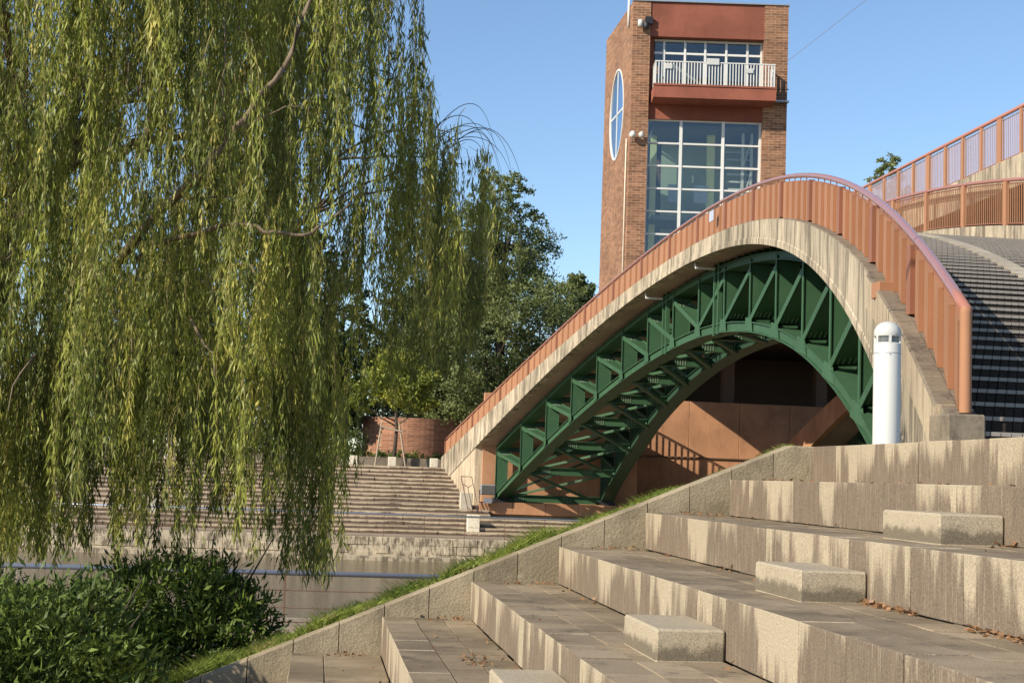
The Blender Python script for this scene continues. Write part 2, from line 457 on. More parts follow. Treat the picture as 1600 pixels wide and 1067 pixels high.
M = dict(
    riser=m_riser(), wing=m_wing(), tread=m_tread(), block=m_block(),
    fascia=m_concrete('fascia_concrete', (0.46, 0.385, 0.275), (0.15, 0.125, 0.09), 0.92, (3.0, 3.0, 0.45), 0.43, 0.60),
    curb=m_concrete('weathered_curb_concrete', (0.20, 0.165, 0.12), (0.085, 0.07, 0.055), 0.9, (3, 3, 2)),
    abut=m_concrete('abutment_concrete', (0.48, 0.39, 0.27), (0.22, 0.17, 0.115), 0.85, (4, 4, 0.35), 0.46, 0.66),
    soffit=m_concrete('soffit_concrete', (0.36, 0.27, 0.20), (0.26, 0.20, 0.15), 0.6, (1, 1, 1)),
    panel=m_paint('terracotta_panel_paint', (0.345, 0.175, 0.098), 0.6, 0.12, 0.14, dirt=(0.30, 0.15, 0.095)),
    post=m_paint('terracotta_post_paint', (0.235, 0.105, 0.065), 0.5, 0.25, 0.08),
    rail=m_paint('glossy_handrail_paint', (0.36, 0.155, 0.11), 0.16, 0.9, 0.06),
    green=m_paint('green_steel_paint', (0.042, 0.098, 0.048), 0.5, 0.25, 0.22, dirt=(0.10, 0.14, 0.08), scale=2.0),
    bolt=m_paint('weathered_bolt_heads', (0.26, 0.32, 0.24), 0.6, 0.3, 0.1),
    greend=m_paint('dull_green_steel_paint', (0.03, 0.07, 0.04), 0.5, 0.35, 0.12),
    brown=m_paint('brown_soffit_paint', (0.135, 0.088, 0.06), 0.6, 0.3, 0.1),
    orange=m_concrete('orange_render', (0.48, 0.25, 0.135), (0.33, 0.17, 0.095), 0.6, (1.2, 1.2, 0.8)),
    redwall=m_concrete('red_stucco', (0.25, 0.088, 0.058), (0.19, 0.068, 0.045), 0.5, (1.5, 1.5, 0.8)),
    brick=m_brick('tower_brick', (0.29, 0.145, 0.08), (0.16, 0.078, 0.045), (0.36, 0.27, 0.19), 0.42, 0.15),
    brick2=m_brick('plaza_brick', (0.36, 0.165, 0.095), (0.24, 0.11, 0.065), (0.34, 0.27, 0.2), 0.5, 0.16),
    white=m_paint('white_paint', (0.52, 0.52, 0.49), 0.4, 0.4, 0.03, dirt=(0.50, 0.48, 0.42)),
    wframe=m_paint('white_frame_metal', (0.60, 0.60, 0.57), 0.4, 0.4, 0.05),
    grey=m_paint('grey_metal', (0.33, 0.34, 0.36), 0.35, 0.5, 0.1, metal=0.4),
    mauve=m_paint('mauve_baluster_paint', (0.42, 0.32, 0.33), 0.35, 0.5, 0.06),
    steel=m_paint('bright_steel', (0.62, 0.63, 0.66), 0.28, 0.6, 0.05, metal=0.8),
    navy=m_paint('blue_grey_rail_paint', (0.13, 0.15, 0.20), 0.2, 0.9, 0.06),
    rust=m_paint('rusty_brown_metal', (0.16, 0.085, 0.06), 0.6, 0.3, 0.15),
    black=m_paint('black_metal', (0.025, 0.025, 0.028), 0.5, 0.4, 0.1),
    lens=m_paint('lamp_lens', (0.10, 0.10, 0.09), 0.15, 0.8, 0.2, scale=20),
    glass=m_glass('tower_glass', (0.95, 0.98, 0.95), 0.05), glass2=m_glass('oval_glass', (0.40, 0.52, 0.66), 0.30),
    inner=m_paint('interior_green_wall', (0.46, 0.50, 0.32), 0.8, 0.2, 0.15),
    innerd=m_paint('interior_dark_wall', (0.17, 0.18, 0.16), 0.8, 0.2, 0.15),
    yellow=m_paint('interior_yellow_column', (0.75, 0.75, 0.35), 0.7, 0.2, 0.05),
    poster=m_paint('poster_paper', (0.38, 0.42, 0.50), 0.7, 0.2, 0.25, scale=4),
    granite=m_concrete('dark_stair_granite', (0.045, 0.038, 0.032), (0.022, 0.02, 0.018), 0.8, (3, 3, 3)),
    sett=m_concrete('stair_sett_stone', (0.040, 0.033, 0.027), (0.018, 0.016, 0.014), 0.8, (8, 8, 8)),
    nosing=m_paint('stair_nosing_sheen', (0.27, 0.245, 0.215), 0.45, 0.4, 0.25, scale=6),  # pale tone puts the sheen of the dark step edges into colour
    rampc=m_concrete('ramp_concrete', (0.36, 0.32, 0.25), (0.20, 0.175, 0.14), 0.8, (2, 2, 2)),
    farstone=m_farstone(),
    fartread=m_concrete('far_step_tread', (0.22, 0.165, 0.125), (0.11, 0.085, 0.07), 0.9, (2, 2, 2)),
    quay=m_concrete('quay_stone', (0.50, 0.42, 0.30), (0.16, 0.13, 0.09), 0.95, (3.5, 3.5, 1.6), 0.44, 0.58),
    prom=m_concrete('promenade_paving', (0.30, 0.235, 0.17), (0.20, 0.155, 0.11), 0.7, (1, 1, 1)),
    pale=m_concrete('pale_marker_stone', (0.66, 0.60, 0.47), (0.40, 0.34, 0.25), 0.8, (7, 7, 7)),
    water=m_water(),
    soil=m_ground('soil_and_turf', (0.05, 0.055, 0.02), (0.075, 0.055, 0.032)),
    lawn=m_ground('lawn', (0.09, 0.14, 0.03), (0.06, 0.10, 0.025)),
    plaza=m_ground('plaza_paving', (0.26, 0.23, 0.19), (0.20, 0.175, 0.145), 0.5, 0.004),
    grass=m_leaf('grass_blades', (0.17, 0.23, 0.04), (0.32, 0.37, 0.08), (0.42, 0.37, 0.15), 0.35, 1.5),
    willow=m_leaf('willow_leaves', (0.055, 0.08, 0.022), (0.38, 0.405, 0.075), (0.58, 0.52, 0.13), 0.34, (1.5, 1.5, 0.30)),  # sunlit and shaded tresses put into the leaf colour by stretched noise
    shrub=m_leaf('shrub_leaves', (0.022, 0.048, 0.010), (0.16, 0.22, 0.035), None, 0.2, 1.6, 0.6),
    treeleaf=m_leaf('dark_tree_leaves', (0.035, 0.06, 0.018), (0.075, 0.105, 0.032), None, 0.25, 0.25),
    treeleaf2=m_leaf('mid_tree_leaves', (0.055, 0.085, 0.028), (0.23, 0.26, 0.09), None, 0.32, 0.3),
    goldleaf=m_leaf('yellow_green_tree_leaves', (0.13, 0.17, 0.03), (0.36, 0.37, 0.06), None, 0.35, 0.4),
    bark=m_bark('willow_bark', (0.11, 0.08, 0.055), (0.26, 0.20, 0.14)),
    bark2=m_bark('dark_bark', (0.05, 0.04, 0.032), (0.11, 0.09, 0.07)),
    twig=m_paint('twig_skin', (0.26, 0.20, 0.09), 0.6, 0.3, 0.2),
    dry=m_leaf('dry_leaves', (0.16, 0.075, 0.035), (0.34, 0.20, 0.10), None, 0.15, 14.0),
    wood=m_paint('pale_stake_wood', (0.38, 0.31, 0.22), 0.8, 0.2, 0.1),
)

# ------------------------------------------------------------------ bridge curves (world metres, z = 0 at eye level)
YM = 53.59
Y0, Y1 = 14.75, 91.4
XMIR = 23.85
def XE(y):
    o = (y - YM) / 39.0
    return 13.235 + 0.483 * o - 6.422 * o * o + 0.361 * o ** 4
def ZB(y):
    o = (y - YM) / 39.0
    return 8.478 - 0.040 * o - 8.487 * o * o + 0.733 * o ** 4
def FH(y):
    return 0.60 + 0.72 * (abs(y - YM) / 31.0) ** 2.5
def XF(y): return XE(y) - 0.25
def ZRIB(y):           # bottom edge of the arch rib
    o = (y - YM) / 30.8
    return 5.42 - 6.55 * o * o - (0.25 if y < YM else 0.0) * min(1, abs(o) * 1.6)
def ZTOP(y):           # top edge of the upper chord
    return ZB(y) - FH(y) - 0.15

WATER_Z = -4.45
PROM_Z = -3.27
def wing_top(x):
    return min(SZ(6) + 0.005, SZ(6) + (x - SX(6)) * RISE / TREAD + 0.095)
def bank_z(x, y):
    top = max(-3.1, min(SZ(6) - 0.02, SZ(6) + (x - SX(6)) * RISE / TREAD + 0.04))
    f = max(0.0, min(1.0, (y - 14.3) / 11.0))
    f = f * f * (3 - 2 * f) * 0.35 + f * 0.65
    return top + (PROM_Z + 0.02 - top) * f

# ------------------------------------------------------------------ setting
def grid(name, xs, ys, zf, mat, kind='structure'):
    v = [(x, y, zf(x, y)) for y in ys for x in xs]
    nx = len(xs)
    f = [(j * nx + i, j * nx + i + 1, (j + 1) * nx + i + 1, (j + 1) * nx + i) for j in range(len(ys) - 1) for i in range(nx - 1)]
    o = link(name, mesh(name, v, f, mat, smooth=True)); o['kind'] = kind
    return o
MB().box(-1200, 1200, -300, 2500, -7.0, -5.2).obj('ground', M['soil'])['kind'] = 'structure'
o = MB().add([(-260, 33.6, WATER_Z), (260, 33.6, WATER_Z), (260, 76.6, WATER_Z), (-260, 76.6, WATER_Z)], [(0, 1, 2, 3)]).obj('water', M['water']); o['kind'] = 'structure'
# near side: promenade, bank and the raised plaza the bridge stair starts from
MB().box(-260, 260, 25.3, 33.5, -5.3, PROM_Z).obj('promenade', M['prom'])['kind'] = 'structure'
xs = [-16 + 0.4 * i for i in range(141)]; ys = [14.04 + 0.38 * i for i in range(31)]
grid('grass_bank', xs, ys, lambda x, y: bank_z(x, y) + 0.03 * mnoise.noise(Vector((x * 1.3, y * 1.3, 0))), M['soil'])
MB().box(-260, -15.9, -260, 25.3, -5.3, PROM_Z - 0.01).obj('lower_ground', M['lawn'])['kind'] = 'structure'
MB().box(5.06, 60, -30, 14.6, -3.0, SZ(6) - 0.004).obj('upper_plaza', M['plaza'])['kind'] = 'structure'
MB().box(-15.9, SX(-1) - 0.02, -30, 13.8, -5.2, SZ(-2)).obj('lower_terrace_floor', M['tread'])['kind'] = 'structure'
# far side
MB().box(-260, 260, 76.9, 81.05, -5.1, PROM_Z).obj('promenade.001', M['prom'])['kind'] = 'structure'
MB().box(-400, 500, 91.65, 1200, -5.1, 0.44).obj('far_plaza', M['plaza'])['kind'] = 'structure'

# ------------------------------------------------------------------ foreground terrace
terrace = empty('stepped_terrace'); tag(terrace, kind='structure')
est = MB().bbox(0, 0.288, 0.004, 0.625, -RISE + 0.002, 0, 0.004).mesh('edge_stone', [M['riser'], M['tread']])
for p_ in est.polygons:
    if p_.normal.z > 0.9: p_.material_index = 1
YS0, YS1 = 3.2, 13.79
for k in range(-1, 7):
    s = empty('terrace_step', (0, 0, 0), terrace)
    # core under the paving
    back = SX(k + 1) if k < 6 else 5.06
    MB().box(SX(k) + 0.05, back + 0.02, YS0, YS1, SZ(k) - RISE - 0.1, SZ(k) - 0.03).obj('step_core', M['tread'], s)
    y = YS1 - 0.63
    j = 0
    while y > YS0 - 0.6:
        e = link('edge_stone', est, s, (SX(k) + rnd.uniform(-0.003, 0.003), y + rnd.uniform(-.001, .001), SZ(k) + rnd.uniform(-0.003, 0.003)))
        e.rotation_euler = (0, rnd.uniform(-.004, .004), rnd.uniform(-0.004, 0.004))
        y -= 0.63; j += 1
    if k in (-1, 0, 6, 5):
        ln = 1.7
        y = YS1
        while y > YS0:
            MB().bbox(SX(k) + 0.296, back - 0.004, y - ln + 0.006, y, SZ(k) - 0.05, SZ(k) - 0.004 + rnd.uniform(-.002, .002), 0.004).obj('paving_slab', M['tread'], s)
            y -= ln
tile_cache = MB().bbox(0, 0.252, 0.004, 0.315, -0.05, 0, 0.0015).mesh('paving_tile', [M['tread']])
for k in range(1, 5):
    s = [c for c in terrace.children][k + 1]
    for c2 in range(2):
        y = YS1 - 0.32 - (0.16 if c2 else 0)
        if c2:
            pass
        while y > YS0 + 1.2:
            t = link('paving_tile', tile_cache, s, (SX(k) + 0.297 + c2 * 0.260, y, SZ(k) - 0.004 + rnd.uniform(-0.003, 0.003)))
            t.rotation_euler = (rnd.uniform(-.006, .006), rnd.uniform(-.006, .006), 0)
            y -= 0.32
# bedding strip fills the tread front where tiles stop
for k in range(1, 5):
    s = [c for c in terrace.children][k + 1]
    MB().box(SX(k) + 0.3, SX(k + 1), YS0, YS0 + 1.25, SZ(k) - 0.04, SZ(k) - 0.006).obj('paving_slab', M['tread'], s)

blk_lab = {1: 'half height stone block on the lowest visible tread, cut by the bottom of the picture',
           2: 'rough stone block on the second paved tread, lowest one wholly in view',
           3: 'rough stone block in the middle of the steps with dry leaves at its right end',
           4: 'rough stone block highest on the steps, at the right edge below the white bollard'}
for k in range(1, 5):
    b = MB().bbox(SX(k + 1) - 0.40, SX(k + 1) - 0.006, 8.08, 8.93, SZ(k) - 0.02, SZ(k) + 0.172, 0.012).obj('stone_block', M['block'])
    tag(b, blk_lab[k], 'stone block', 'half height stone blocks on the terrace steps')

# sloping wing wall
wing = empty('wing_wall', (0, 13.8, 0)); tag(wing, 'low sloping stone wall closing the ends of the steps beside the grass', 'wall')
x = SX(6) + 0.02; n = 0
edges = [SX(6) + 0.02]
while x > -4.2:
    x -= TREAD / 2; edges.append(x)
for i in range(len(edges) - 1):
    a, b = edges[i + 1] + 0.004, edges[i] - 0.004
    dy = rnd.uniform(-0.006, 0.006)
    zb = max(-4.9, wing_top(a) - 1.3)
    c = 0.012
    f0, f1 = 0.0 + dy, 0.21 + dy
    xk = SX(6) - 0.21      # where slope turns level
    tops = [a] + ([xk] if a < xk < b else []) + [b]
    v = []
    for q in tops:
        z = wing_top(q)
        v += [(q, f0, zb), (q, f0, z - c), (q, f0 + c, z), (q, f1, z), (q, f1, zb)]
    f = []
    for s in range(len(tops) - 1):
        p = s * 5
        for w in range(4): f.append((p + w, p + 5 + w, p + 6 + w, p + 1 + w))
    f.append(tuple(range(5))); m_ = (len(tops) - 1) * 5; f.append(tuple(m_ + q for q in range(5))[::-1])
    link('wall_stone', mesh('wall_stone', v, f, M['wing']), wing)

# low facing of the plaza edge behind the wing wall, under the bridge stair
ew = MB().box(4.62, 6.40, 14.02, 14.2, -1.0, SZ(6) - 0.002).obj('retaining_wall', M['wing'])
tag(ew, 'short stone retaining edge between the sloping wall and bridge plinth', 'wall')

# ------------------------------------------------------------------ bollard light
bo = empty('bollard_light', (5.175, 13.0, SZ(6) - 0.004)); tag(bo, 'white cylindrical bollard lamp with domed cap standing above the top step', 'bollard')
MB().lathe([(0.124, 0), (0.124, 0.952), (0.121, 0.96), (0.112, 0.962)], (0, 0, 0), 36).obj('shaft', M['white'], bo, True)
MB().lathe([(0.124, 0.86), (0.1255, 0.862), (0.1255, 0.866), (0.124, 0.868)], (0, 0, 0), 36).obj('seam_ring', M['grey'], bo, True)
MB().lathe([(0.105, 0.95), (0.105, 1.03)], (0, 0, 0), 24).obj('lens', M['lens'], bo, True)
slots = MB()
for a in (20, 80, 140, 200, 260, 320):
    aa = R(a)
    slots.bar((0.114 * math.cos(aa), 0.114 * math.sin(aa), 0.95), (0.114 * math.cos(aa), 0.114 * math.sin(aa), 1.03), 0.022, 0.02, (math.cos(aa), math.sin(aa), 0))
slots.obj('lens_bar', M['white'], bo)
MB().lathe([(0.10, 1.018), (0.121, 1.018), (0.124, 1.022), (0.124, 1.05)] + [(0.124 * math.cos(R(t)), 1.05 + 0.112 * math.sin(R(t))) for t in range(10, 91, 10)], (0, 0, 0), 36).obj('cap', M['white'], bo, True)
MB().lathe([(0.14, 0.0), (0.14, 0.015), (0.125, 0.02)], (0, 0, 0), 32).obj('base_ring', M['grey'], bo, True)
for a in (-60, 60, 180):
    aa = R(a + 200)
    MB().lathe([(0.0, 0.006), (0.006, 0.004), (0.008, 0)], (0, 0, 0), 8).obj('screw', M['grey'], bo).matrix_local = Matrix.Translation((0.123 * math.cos(aa), 0.123 * math.sin(aa), 0.85)) @ Matrix.Rotation(aa, 4, 'Z') @ Matrix.Rotation(R(90), 4, 'Y')

# ------------------------------------------------------------------ arch bridge
def build_bridge(mirror=False, full=True):
    mx = (lambda x: 2 * XMIR - x) if mirror else (lambda x: x)
    br = empty('arch_bridge')
    if not mirror: tag(br, 'arched footbridge with terracotta parapet, concrete edge beam and green steel trusses', 'bridge', 'twin arched bridges')
    else: tag(br, 'second arched bridge mostly hidden behind the nearer one, its foot seen through the arch', 'bridge', 'twin arched bridges')
    def P(x, y, z): return (mx(x), y, z)
    nb = 17
    bays = [Y0 + (Y1 - Y0) * i / nb for i in range(nb + 1)]
    # edge beam pieces
    beam = empty('edge_beam', parent=br)
    def sweep(name, ys, prof, mat, parent, mats=None, midx=None, closed=True):
        v = []; n = len(prof(ys[0]))
        for y in ys: v += [P(a, y, b) for a, b in prof(y)]
        f = []; mi = []
        for i in range(len(ys) - 1):
            for j in range(n if closed else n - 1):
                f.append((i * n + j, (i + 1) * n + j, (i + 1) * n + (j + 1) % n, i * n + (j + 1) % n)); mi.append(midx[j] if midx else 0)
        if closed:
            f.append(tuple(range(n))); f.append(tuple((len(ys) - 1) * n + q for q in range(n))[::-1]); mi += [0, 0]
        return link(name, mesh(name, v, f, mats or mat, mi), parent)
    def fprof(y):
        zb, xf, h = ZB(y), XF(y), FH(y)
        lip = 0.17
        return [(xf, zb - 0.02), (xf + 0.02, zb), (xf + 0.36, zb), (xf + 0.36, zb - h), (xf - 0.02, zb - h), (xf - 0.02, zb - h + lip), (xf, zb - h + lip + 0.02)]
    for i in range(nb):
        a, b = bays[i] + 0.012, bays[i + 1] - 0.012
        if i >= nb - 1: a += 0
        sweep('edge_panel', [a + (b - a) * t / 6 for t in range(7)], fprof, None, beam, [M['fascia'], M['curb']], [1, 1, 0, 0, 0, 0, 0])
    # soffit slab
    ys = [Y0 + (Y1 - Y0) * t / 60 for t in range(61)]
    sweep('deck_slab', ys, lambda y: [(XF(y) + 0.362, ZB(y) - 0.30), (18.8, ZB(y) - 0.30), (18.8, ZB(y) - FH(y) + 0.02), (XF(y) + 0.362, ZB(y) - FH(y) + 0.02)], M['soffit'], br)
    # inner edge curb
    sweep('inner_curb', ys, lambda y: [(18.80, ZB(y) + 0.22), (19.12, ZB(y) + 0.22), (19.12, ZB(y) - FH(y) - 0.1), (18.80, ZB(y) - FH(y) - 0.1)], M['orange'] if mirror else M['fascia'], br)
    # parapet
    par = empty('parapet', parent=br)
    for i in range(nb):
        for j in range(5):
            a = bays[i] + (bays[i + 1] - bays[i]) * (j / 5); b = bays[i] + (bays[i + 1] - bays[i]) * ((j + 1) / 5)
            a0 = a + (0.0 if j else 0.14)
            # saw-tooth folded sheet: proud at the end nearer Y0 so its return faces -Y
            def row(y, off): return [P(XE(y) + off, y, ZB(y) + 0.004), P(XE(y) + off, y, ZB(y) + 0.955)]
            t = 0.02
            offs = [(a0 + 0.01, 0.03), (a0 + 0.01, -0.075), (b, 0.0), (b, 0.03)]
            v = []
            for y, of in offs: v += row(y, of)
            f = [(0, 2, 3, 1), (2, 4, 5, 3), (4, 6, 7, 5), (6, 0, 1, 7), (0, 6, 4, 2), (1, 3, 5, 7)]
            link('panel', mesh('panel', v, f, M['panel']), par)
            if j:
                MB().tube([P(XE(a), a, ZB(a) + 0.95), P(XE(a), a, ZB(a) + 1.06)], 0.014, 5).obj('picket', M['post'], par)
    for i, y in enumerate(bays):
        if i == 0: continue
        x = XE(y)
        MB().add([P(x + q[0], y + q[1], ZB(y) + q[2]) for q in ((-0.08, -0.02, 0.04), (0.05, -0.02, 0.04), (0.05, 0.12, 0.04), (-0.08, 0.12, 0.04), (-0.08, -0.02, 1.0), (0.05, -0.02, 1.0), (0.05, 0.12, 1.0), (-0.08, 0.12, 1.0))],
                 [(0, 3, 2, 1), (4, 5, 6, 7), (0, 1, 5, 4), (1, 2, 6, 5), (2, 3, 7, 6), (3, 0, 4, 7)]).obj('post', M['post'], par)
    ys2 = [Y0 + (Y1 - Y0) * t / 90 for t in range(91)]
    MB().tube([P(XE(y), y, ZB(y) + 1.10) for y in ys2], 0.060, 14).obj('handrail', M['rail'], par, True)
    MB().tube([P(XE(y) + 0.01, y, ZB(y) + 0.965) for y in ys2], 0.016, 6).obj('top_bar', M['post'], par, True)
    if full:
        x, z = XE(Y0), ZB(Y0)
        MB().lathe([(0.064, 0.02), (0.064, 1.08), (0.06, 1.12), (0.04, 1.14), (0, 1.145)], P(x, Y0 + 0.02, z), 20).obj('newel', M['panel'], par, True)
        MB().box(x - 0.05, x + 0.11, Y0 + 0.05, Y0 + 0.2, z, z + 0.03).obj('newel_foot', M['black'], par)
    # ribs
    NP = 16
    py = [84.9 - (84.9 - 22.3) * i / NP for i in range(NP + 1)]
    def rib(xf, mat, name, detail):
        rb = empty(name, parent=br)
        ch = 0.34
        for i in range(NP + 1):
            y = py[i]; x = xf(y)
            zt, zl = ZTOP(y), ZRIB(y)
            # vertical: wide plate across the rib with flanges
            m = MB()
            m.add(*plate(P, x, y, zl + 0.05, zt - 0.1, 0.34, 0.03))
            for s in (-1, 1):
                m.add(*boxv(P, x + s * 0.34 - 0.015, x + s * 0.34 + 0.015, y - 0.05, y + 0.05, zl + 0.05, zt - 0.1))
            m.obj('vertical', mat, rb)
            if i < NP:
                y2 = py[i + 1]; x2 = xf(y2)
                # diagonal: from top of the outer vertical to the bottom of the one nearer the crown
                if (y + y2) / 2 > YM: A = (x, y, ZTOP(y) - 0.42); B = (x2, y2, ZRIB(y2) + 0.38)
                else: A = (x, y, ZRIB(y) + 0.38); B = (x2, y2, ZTOP(y2) - 0.42)
                A = Vector(P(*A)); B = Vector(P(*B)); d = (B - A).normalized(); A += d * 0.1; B -= d * 0.1
                s = Vector((1, 0, 0)); s = (s - d * s.dot(d)).normalized()
                m = MB().hbeam(A, B, 0.19, 0.68, s, 0.03)
                if detail:
                    nn = d.cross(s).normalized(); bt = MB()
                    for E_, sg in ((A, 1), (B, -1)):
                        for bi in range(4):
                            for bj in (-0.2, -0.07, 0.07, 0.2):
                                for q_ in (-1, 1):
                                    c_ = E_ + d * sg * (0.25 + 0.11 * bi) + s * bj + nn * q_ * 0.022
                                    bt.box(c_.x - 0.018, c_.x + 0.018, c_.y - 0.018, c_.y + 0.018, c_.z - 0.018, c_.z + 0.018)
                    tag(bt.obj('bolts', M['bolt'], rb), kind='stuff')
                m.obj('diagonal', mat, rb)
                for nm, zf, up in (('lower_chord', lambda q: ZRIB(q) + ch / 2, 0), ('upper_chord', lambda q: ZTOP(q) - 0.12, 1)):
                    h2 = ch if not up else 0.24
                    m = MB()
                    sub = 4
                    for q in range(sub):
                        ya = y + (y2 - y) * q / sub; yb = y + (y2 - y) * (q + 1) / sub
                        m.hbeam(P(xf(ya), ya, zf(ya)), P(xf(yb), yb, zf(yb)), 0.72, h2, (0, 0, 1), 0.03)
                        # the second web that makes it a box
                        for s_ in (-1, 1):
                            m.bar(P(xf(ya) + s_ * 0.28, ya, zf(ya)), P(xf(yb) + s_ * 0.28, yb, zf(yb)), 0.02, h2 - 0.07)
                    m.obj(nm, mat, rb)
                # gusset plates at the lower node
                if detail:
                    for s_ in (-1, 1):
                        gz = ZRIB(y) + ch
                        slope = (ZRIB(y2) - ZRIB(y)) / (y2 - y)
                        v = [P(x + s_ * 0.365, y + dy, gz - 0.3 + slope * dy + dz) for dy, dz in ((-0.45, 0), (0.45, 0), (0.30, 0.42), (-0.30, 0.42))]
                        v += [P(x + s_ * 0.377, y + dy, gz - 0.3 + slope * dy + dz) for dy, dz in ((-0.45, 0), (0.45, 0), (0.30, 0.42), (-0.30, 0.42))]
                        MB().add(v, [(0, 1, 2, 3), (7, 6, 5, 4), (0, 4, 5, 1), (1, 5, 6, 2), (2, 6, 7, 3), (3, 7, 4, 0)]).obj('gusset_plate', mat, rb)
                    for q in range(4):
                        ya = y + (y2 - y) * (q + 0.5) / 4
                        z0, z1 = ZTOP(ya), ZB(ya) - FH(ya) + 0.01
                        MB().add(*plate(P, xf(ya), ya, z0, z1, 0.24, 0.03)).obj('stiffener', mat, rb)
        return rb
    r1 = lambda y: XE(y) + 1.05
    r2 = lambda y: 16.85
    rib(r1, M['green'], 'truss_rib', full)
    rib(r2, M['greend'], 'truss_rib', False)
    # long bolts/joint pair posts near the crown where two rib segments meet
    if full:
        rb = br.children[[c.name.startswith('truss_rib') for c in br.children].index(True)]
        for yy in (58.6, 50.6):
            for d in (0, 0.55):
                MB().add(*boxv(P, r1(yy) - 0.36, r1(yy) - 0.20, yy + d - 0.07, yy + d + 0.07, ZRIB(yy) - 0.05, ZTOP(yy) + 0.15)).obj('splice_post', M['green'], rb)
    # cross bracing between ribs
    cb = empty('cross_bracing', parent=br)
    for i in range(NP + 1):
        y = py[i]; z = ZRIB(y) + 0.17
        MB().hbeam(P(r1(y) + 0.3, y, z), P(r2(y) - 0.3, y, z), 0.30, 0.42, (0, 0, 1), 0.03).obj('cross_beam', M['green'], cb)
        if full:
            bt = MB()
            for xx0 in (r1(y) + 0.9, (r1(y) + r2(y)) / 2 + 0.6):
                for bi in range(5):
                    for bj in (-0.12, -0.04, 0.04, 0.12):
                        bt.box(xx0 + 0.11 * bi - 0.02, xx0 + 0.11 * bi + 0.02, y - 0.04, y + 0.04, z + bj - 0.02, z + bj + 0.02)
            tag(bt.obj('bolts', M['bolt'], cb), kind='stuff')
        zt = ZTOP(y) - 0.2
        MB().hbeam(P(r1(y) + 0.3, y, zt), P(r2(y) - 0.3, y, zt), 0.2, 0.3, (0, 0, 1), 0.03).obj('cross_beam', M['greend'], cb)
        if i < NP:
            y2 = py[i + 1]
            for (xa, ya, xb, yb, dz) in ((r1(y) + 0.3, y, r2(y2) - 0.3, y2, 0.03), (r2(y) - 0.3, y, r1(y2) + 0.3, y2, -0.19)):
                MB().bar(P(xa, ya, ZRIB(ya) + 0.17 + dz), P(xb, yb, ZRIB(yb) + 0.17 + dz), 0.20, 0.12).obj('brace', M['green'], cb)
            # sway diagonal in the cross plane
            MB().bar(P(r1(y) + 0.3, y, ZRIB(y) + 0.42), P(r2(y) - 0.3, y, ZTOP(y) - 0.38), 0.12, 0.14).obj('brace', M['greend'], cb)
    # bearings
    for (xc) in (r1(84.9), r2(84.9)):
        MB().add(*boxv(P, xc - 0.45, xc + 0.45, 84.5, 85.6, -1.75, -1.2)).obj('bearing', M['black'], br)
    # stair on the near half
    st = empty('stair', parent=br)
    if full:
        yy = Y0 - 0.1; z_prev = SZ(6)
        cnt = 0; big = MB()
        i = 0
        while yy < 50:
            z = ZB(yy + 0.23) - 0.22
            xl = XE(yy) + 0.12; xr = 18.79
            sp = MB().box(xl, xr, yy + 0.03, yy + 0.56, z - 0.22, z - 0.012).obj('stair_step', M['granite'], st)
            xm = min(xr, 0.53 * yy + 0.3)
            rise = z - z_prev
            ns = MB(); x = xl
            h = max(0.03, rise - 0.042)
            while x < xm:
                w = 0.118
                if cnt < 290:
                    MB().box(x + 0.006, x + w - 0.006, yy - 0.012, yy + 0.05, z - 0.043 - h, z - 0.043).obj('sett', M['sett'], st); cnt += 1
                else:
                    big.box(x + 0.006, x + w - 0.006, yy - 0.012, yy + 0.05, z - 0.043 - h, z - 0.043)
                ns.box(x + 0.008, x + w - 0.004, yy - 0.03, yy + 0.05, z - 0.042, z + 0.002)
                x += w
            ns.obj('nosing', M['nosing'], st)
            z_prev = z; yy += 0.53; i += 1
        tag(big.obj('sett_courses', M['sett'], st), kind='stuff')
        # smooth wheel ramp running up the stair
        ysr = [16 + 0.6 * t for t in range(56)]
        sweep('wheel_ramp', ysr, lambda y: [(XE(y) + 2.78, ZB(y) - 0.15), (XE(y) + 3.12, ZB(y) - 0.15), (XE(y) + 3.12, ZB(y) - 0.5), (XE(y) + 2.78, ZB(y) - 0.5)], M['rampc'], br)
        # railing with slim bars on the inner curb
        rl = empty('inner_railing', parent=br)
        y = 33.0; far_b = MB()
        xi = 18.96
        while y < Y1:
            zb = ZB(y) + 0.22
            if y < 56: MB().bar(P(xi, y, zb + 0.06), P(xi, y, zb + 1.2), 0.024, 0.024, (0, 1, 0)).obj('baluster', M['panel'], rl)
            else: far_b.bar(P(xi, y, zb + 0.06), P(xi, y, zb + 1.2), 0.05, 0.05, (0, 1, 0))
            y += 0.13 if y < 56 else 0.2
        tag(far_b.obj('baluster_row', M['panel'], rl), kind='stuff')
        for y in [33.5 + 2.75 * t for t in range(21)]:
            zb = ZB(y) + 0.22
            MB().bar(P(xi, y, zb), P(xi, y, zb + 1.26), 0.11, 0.18, (0, 1, 0)).obj('railing_post', M['panel'], rl)
        yr = [32 + 0.8 * t for t in range(74)]
        MB().tube([P(xi, q, ZB(q) + 0.22 + 1.30) for q in yr], 0.055, 10).obj('handrail', M['rail'], rl, True)
        MB().tube([P(xi, q, ZB(q) + 0.22 + 1.20) for q in yr], 0.02, 6).obj('bar', M['post'], rl, True)
        MB().tube([P(xi, q, ZB(q) + 0.22 + 0.06) for q in yr], 0.02, 6).obj('bar', M['post'], rl, True)
    else:
        sweep('stair_surface', [Y0 + 1.2 * t for t in range(64)], lambda y: [(XE(y) + 0.12, ZB(y) - 0.2), (18.8, ZB(y) - 0.2), (18.8, ZB(y) - 0.35), (XE(y) + 0.12, ZB(y) - 0.35)], M['granite'], st)
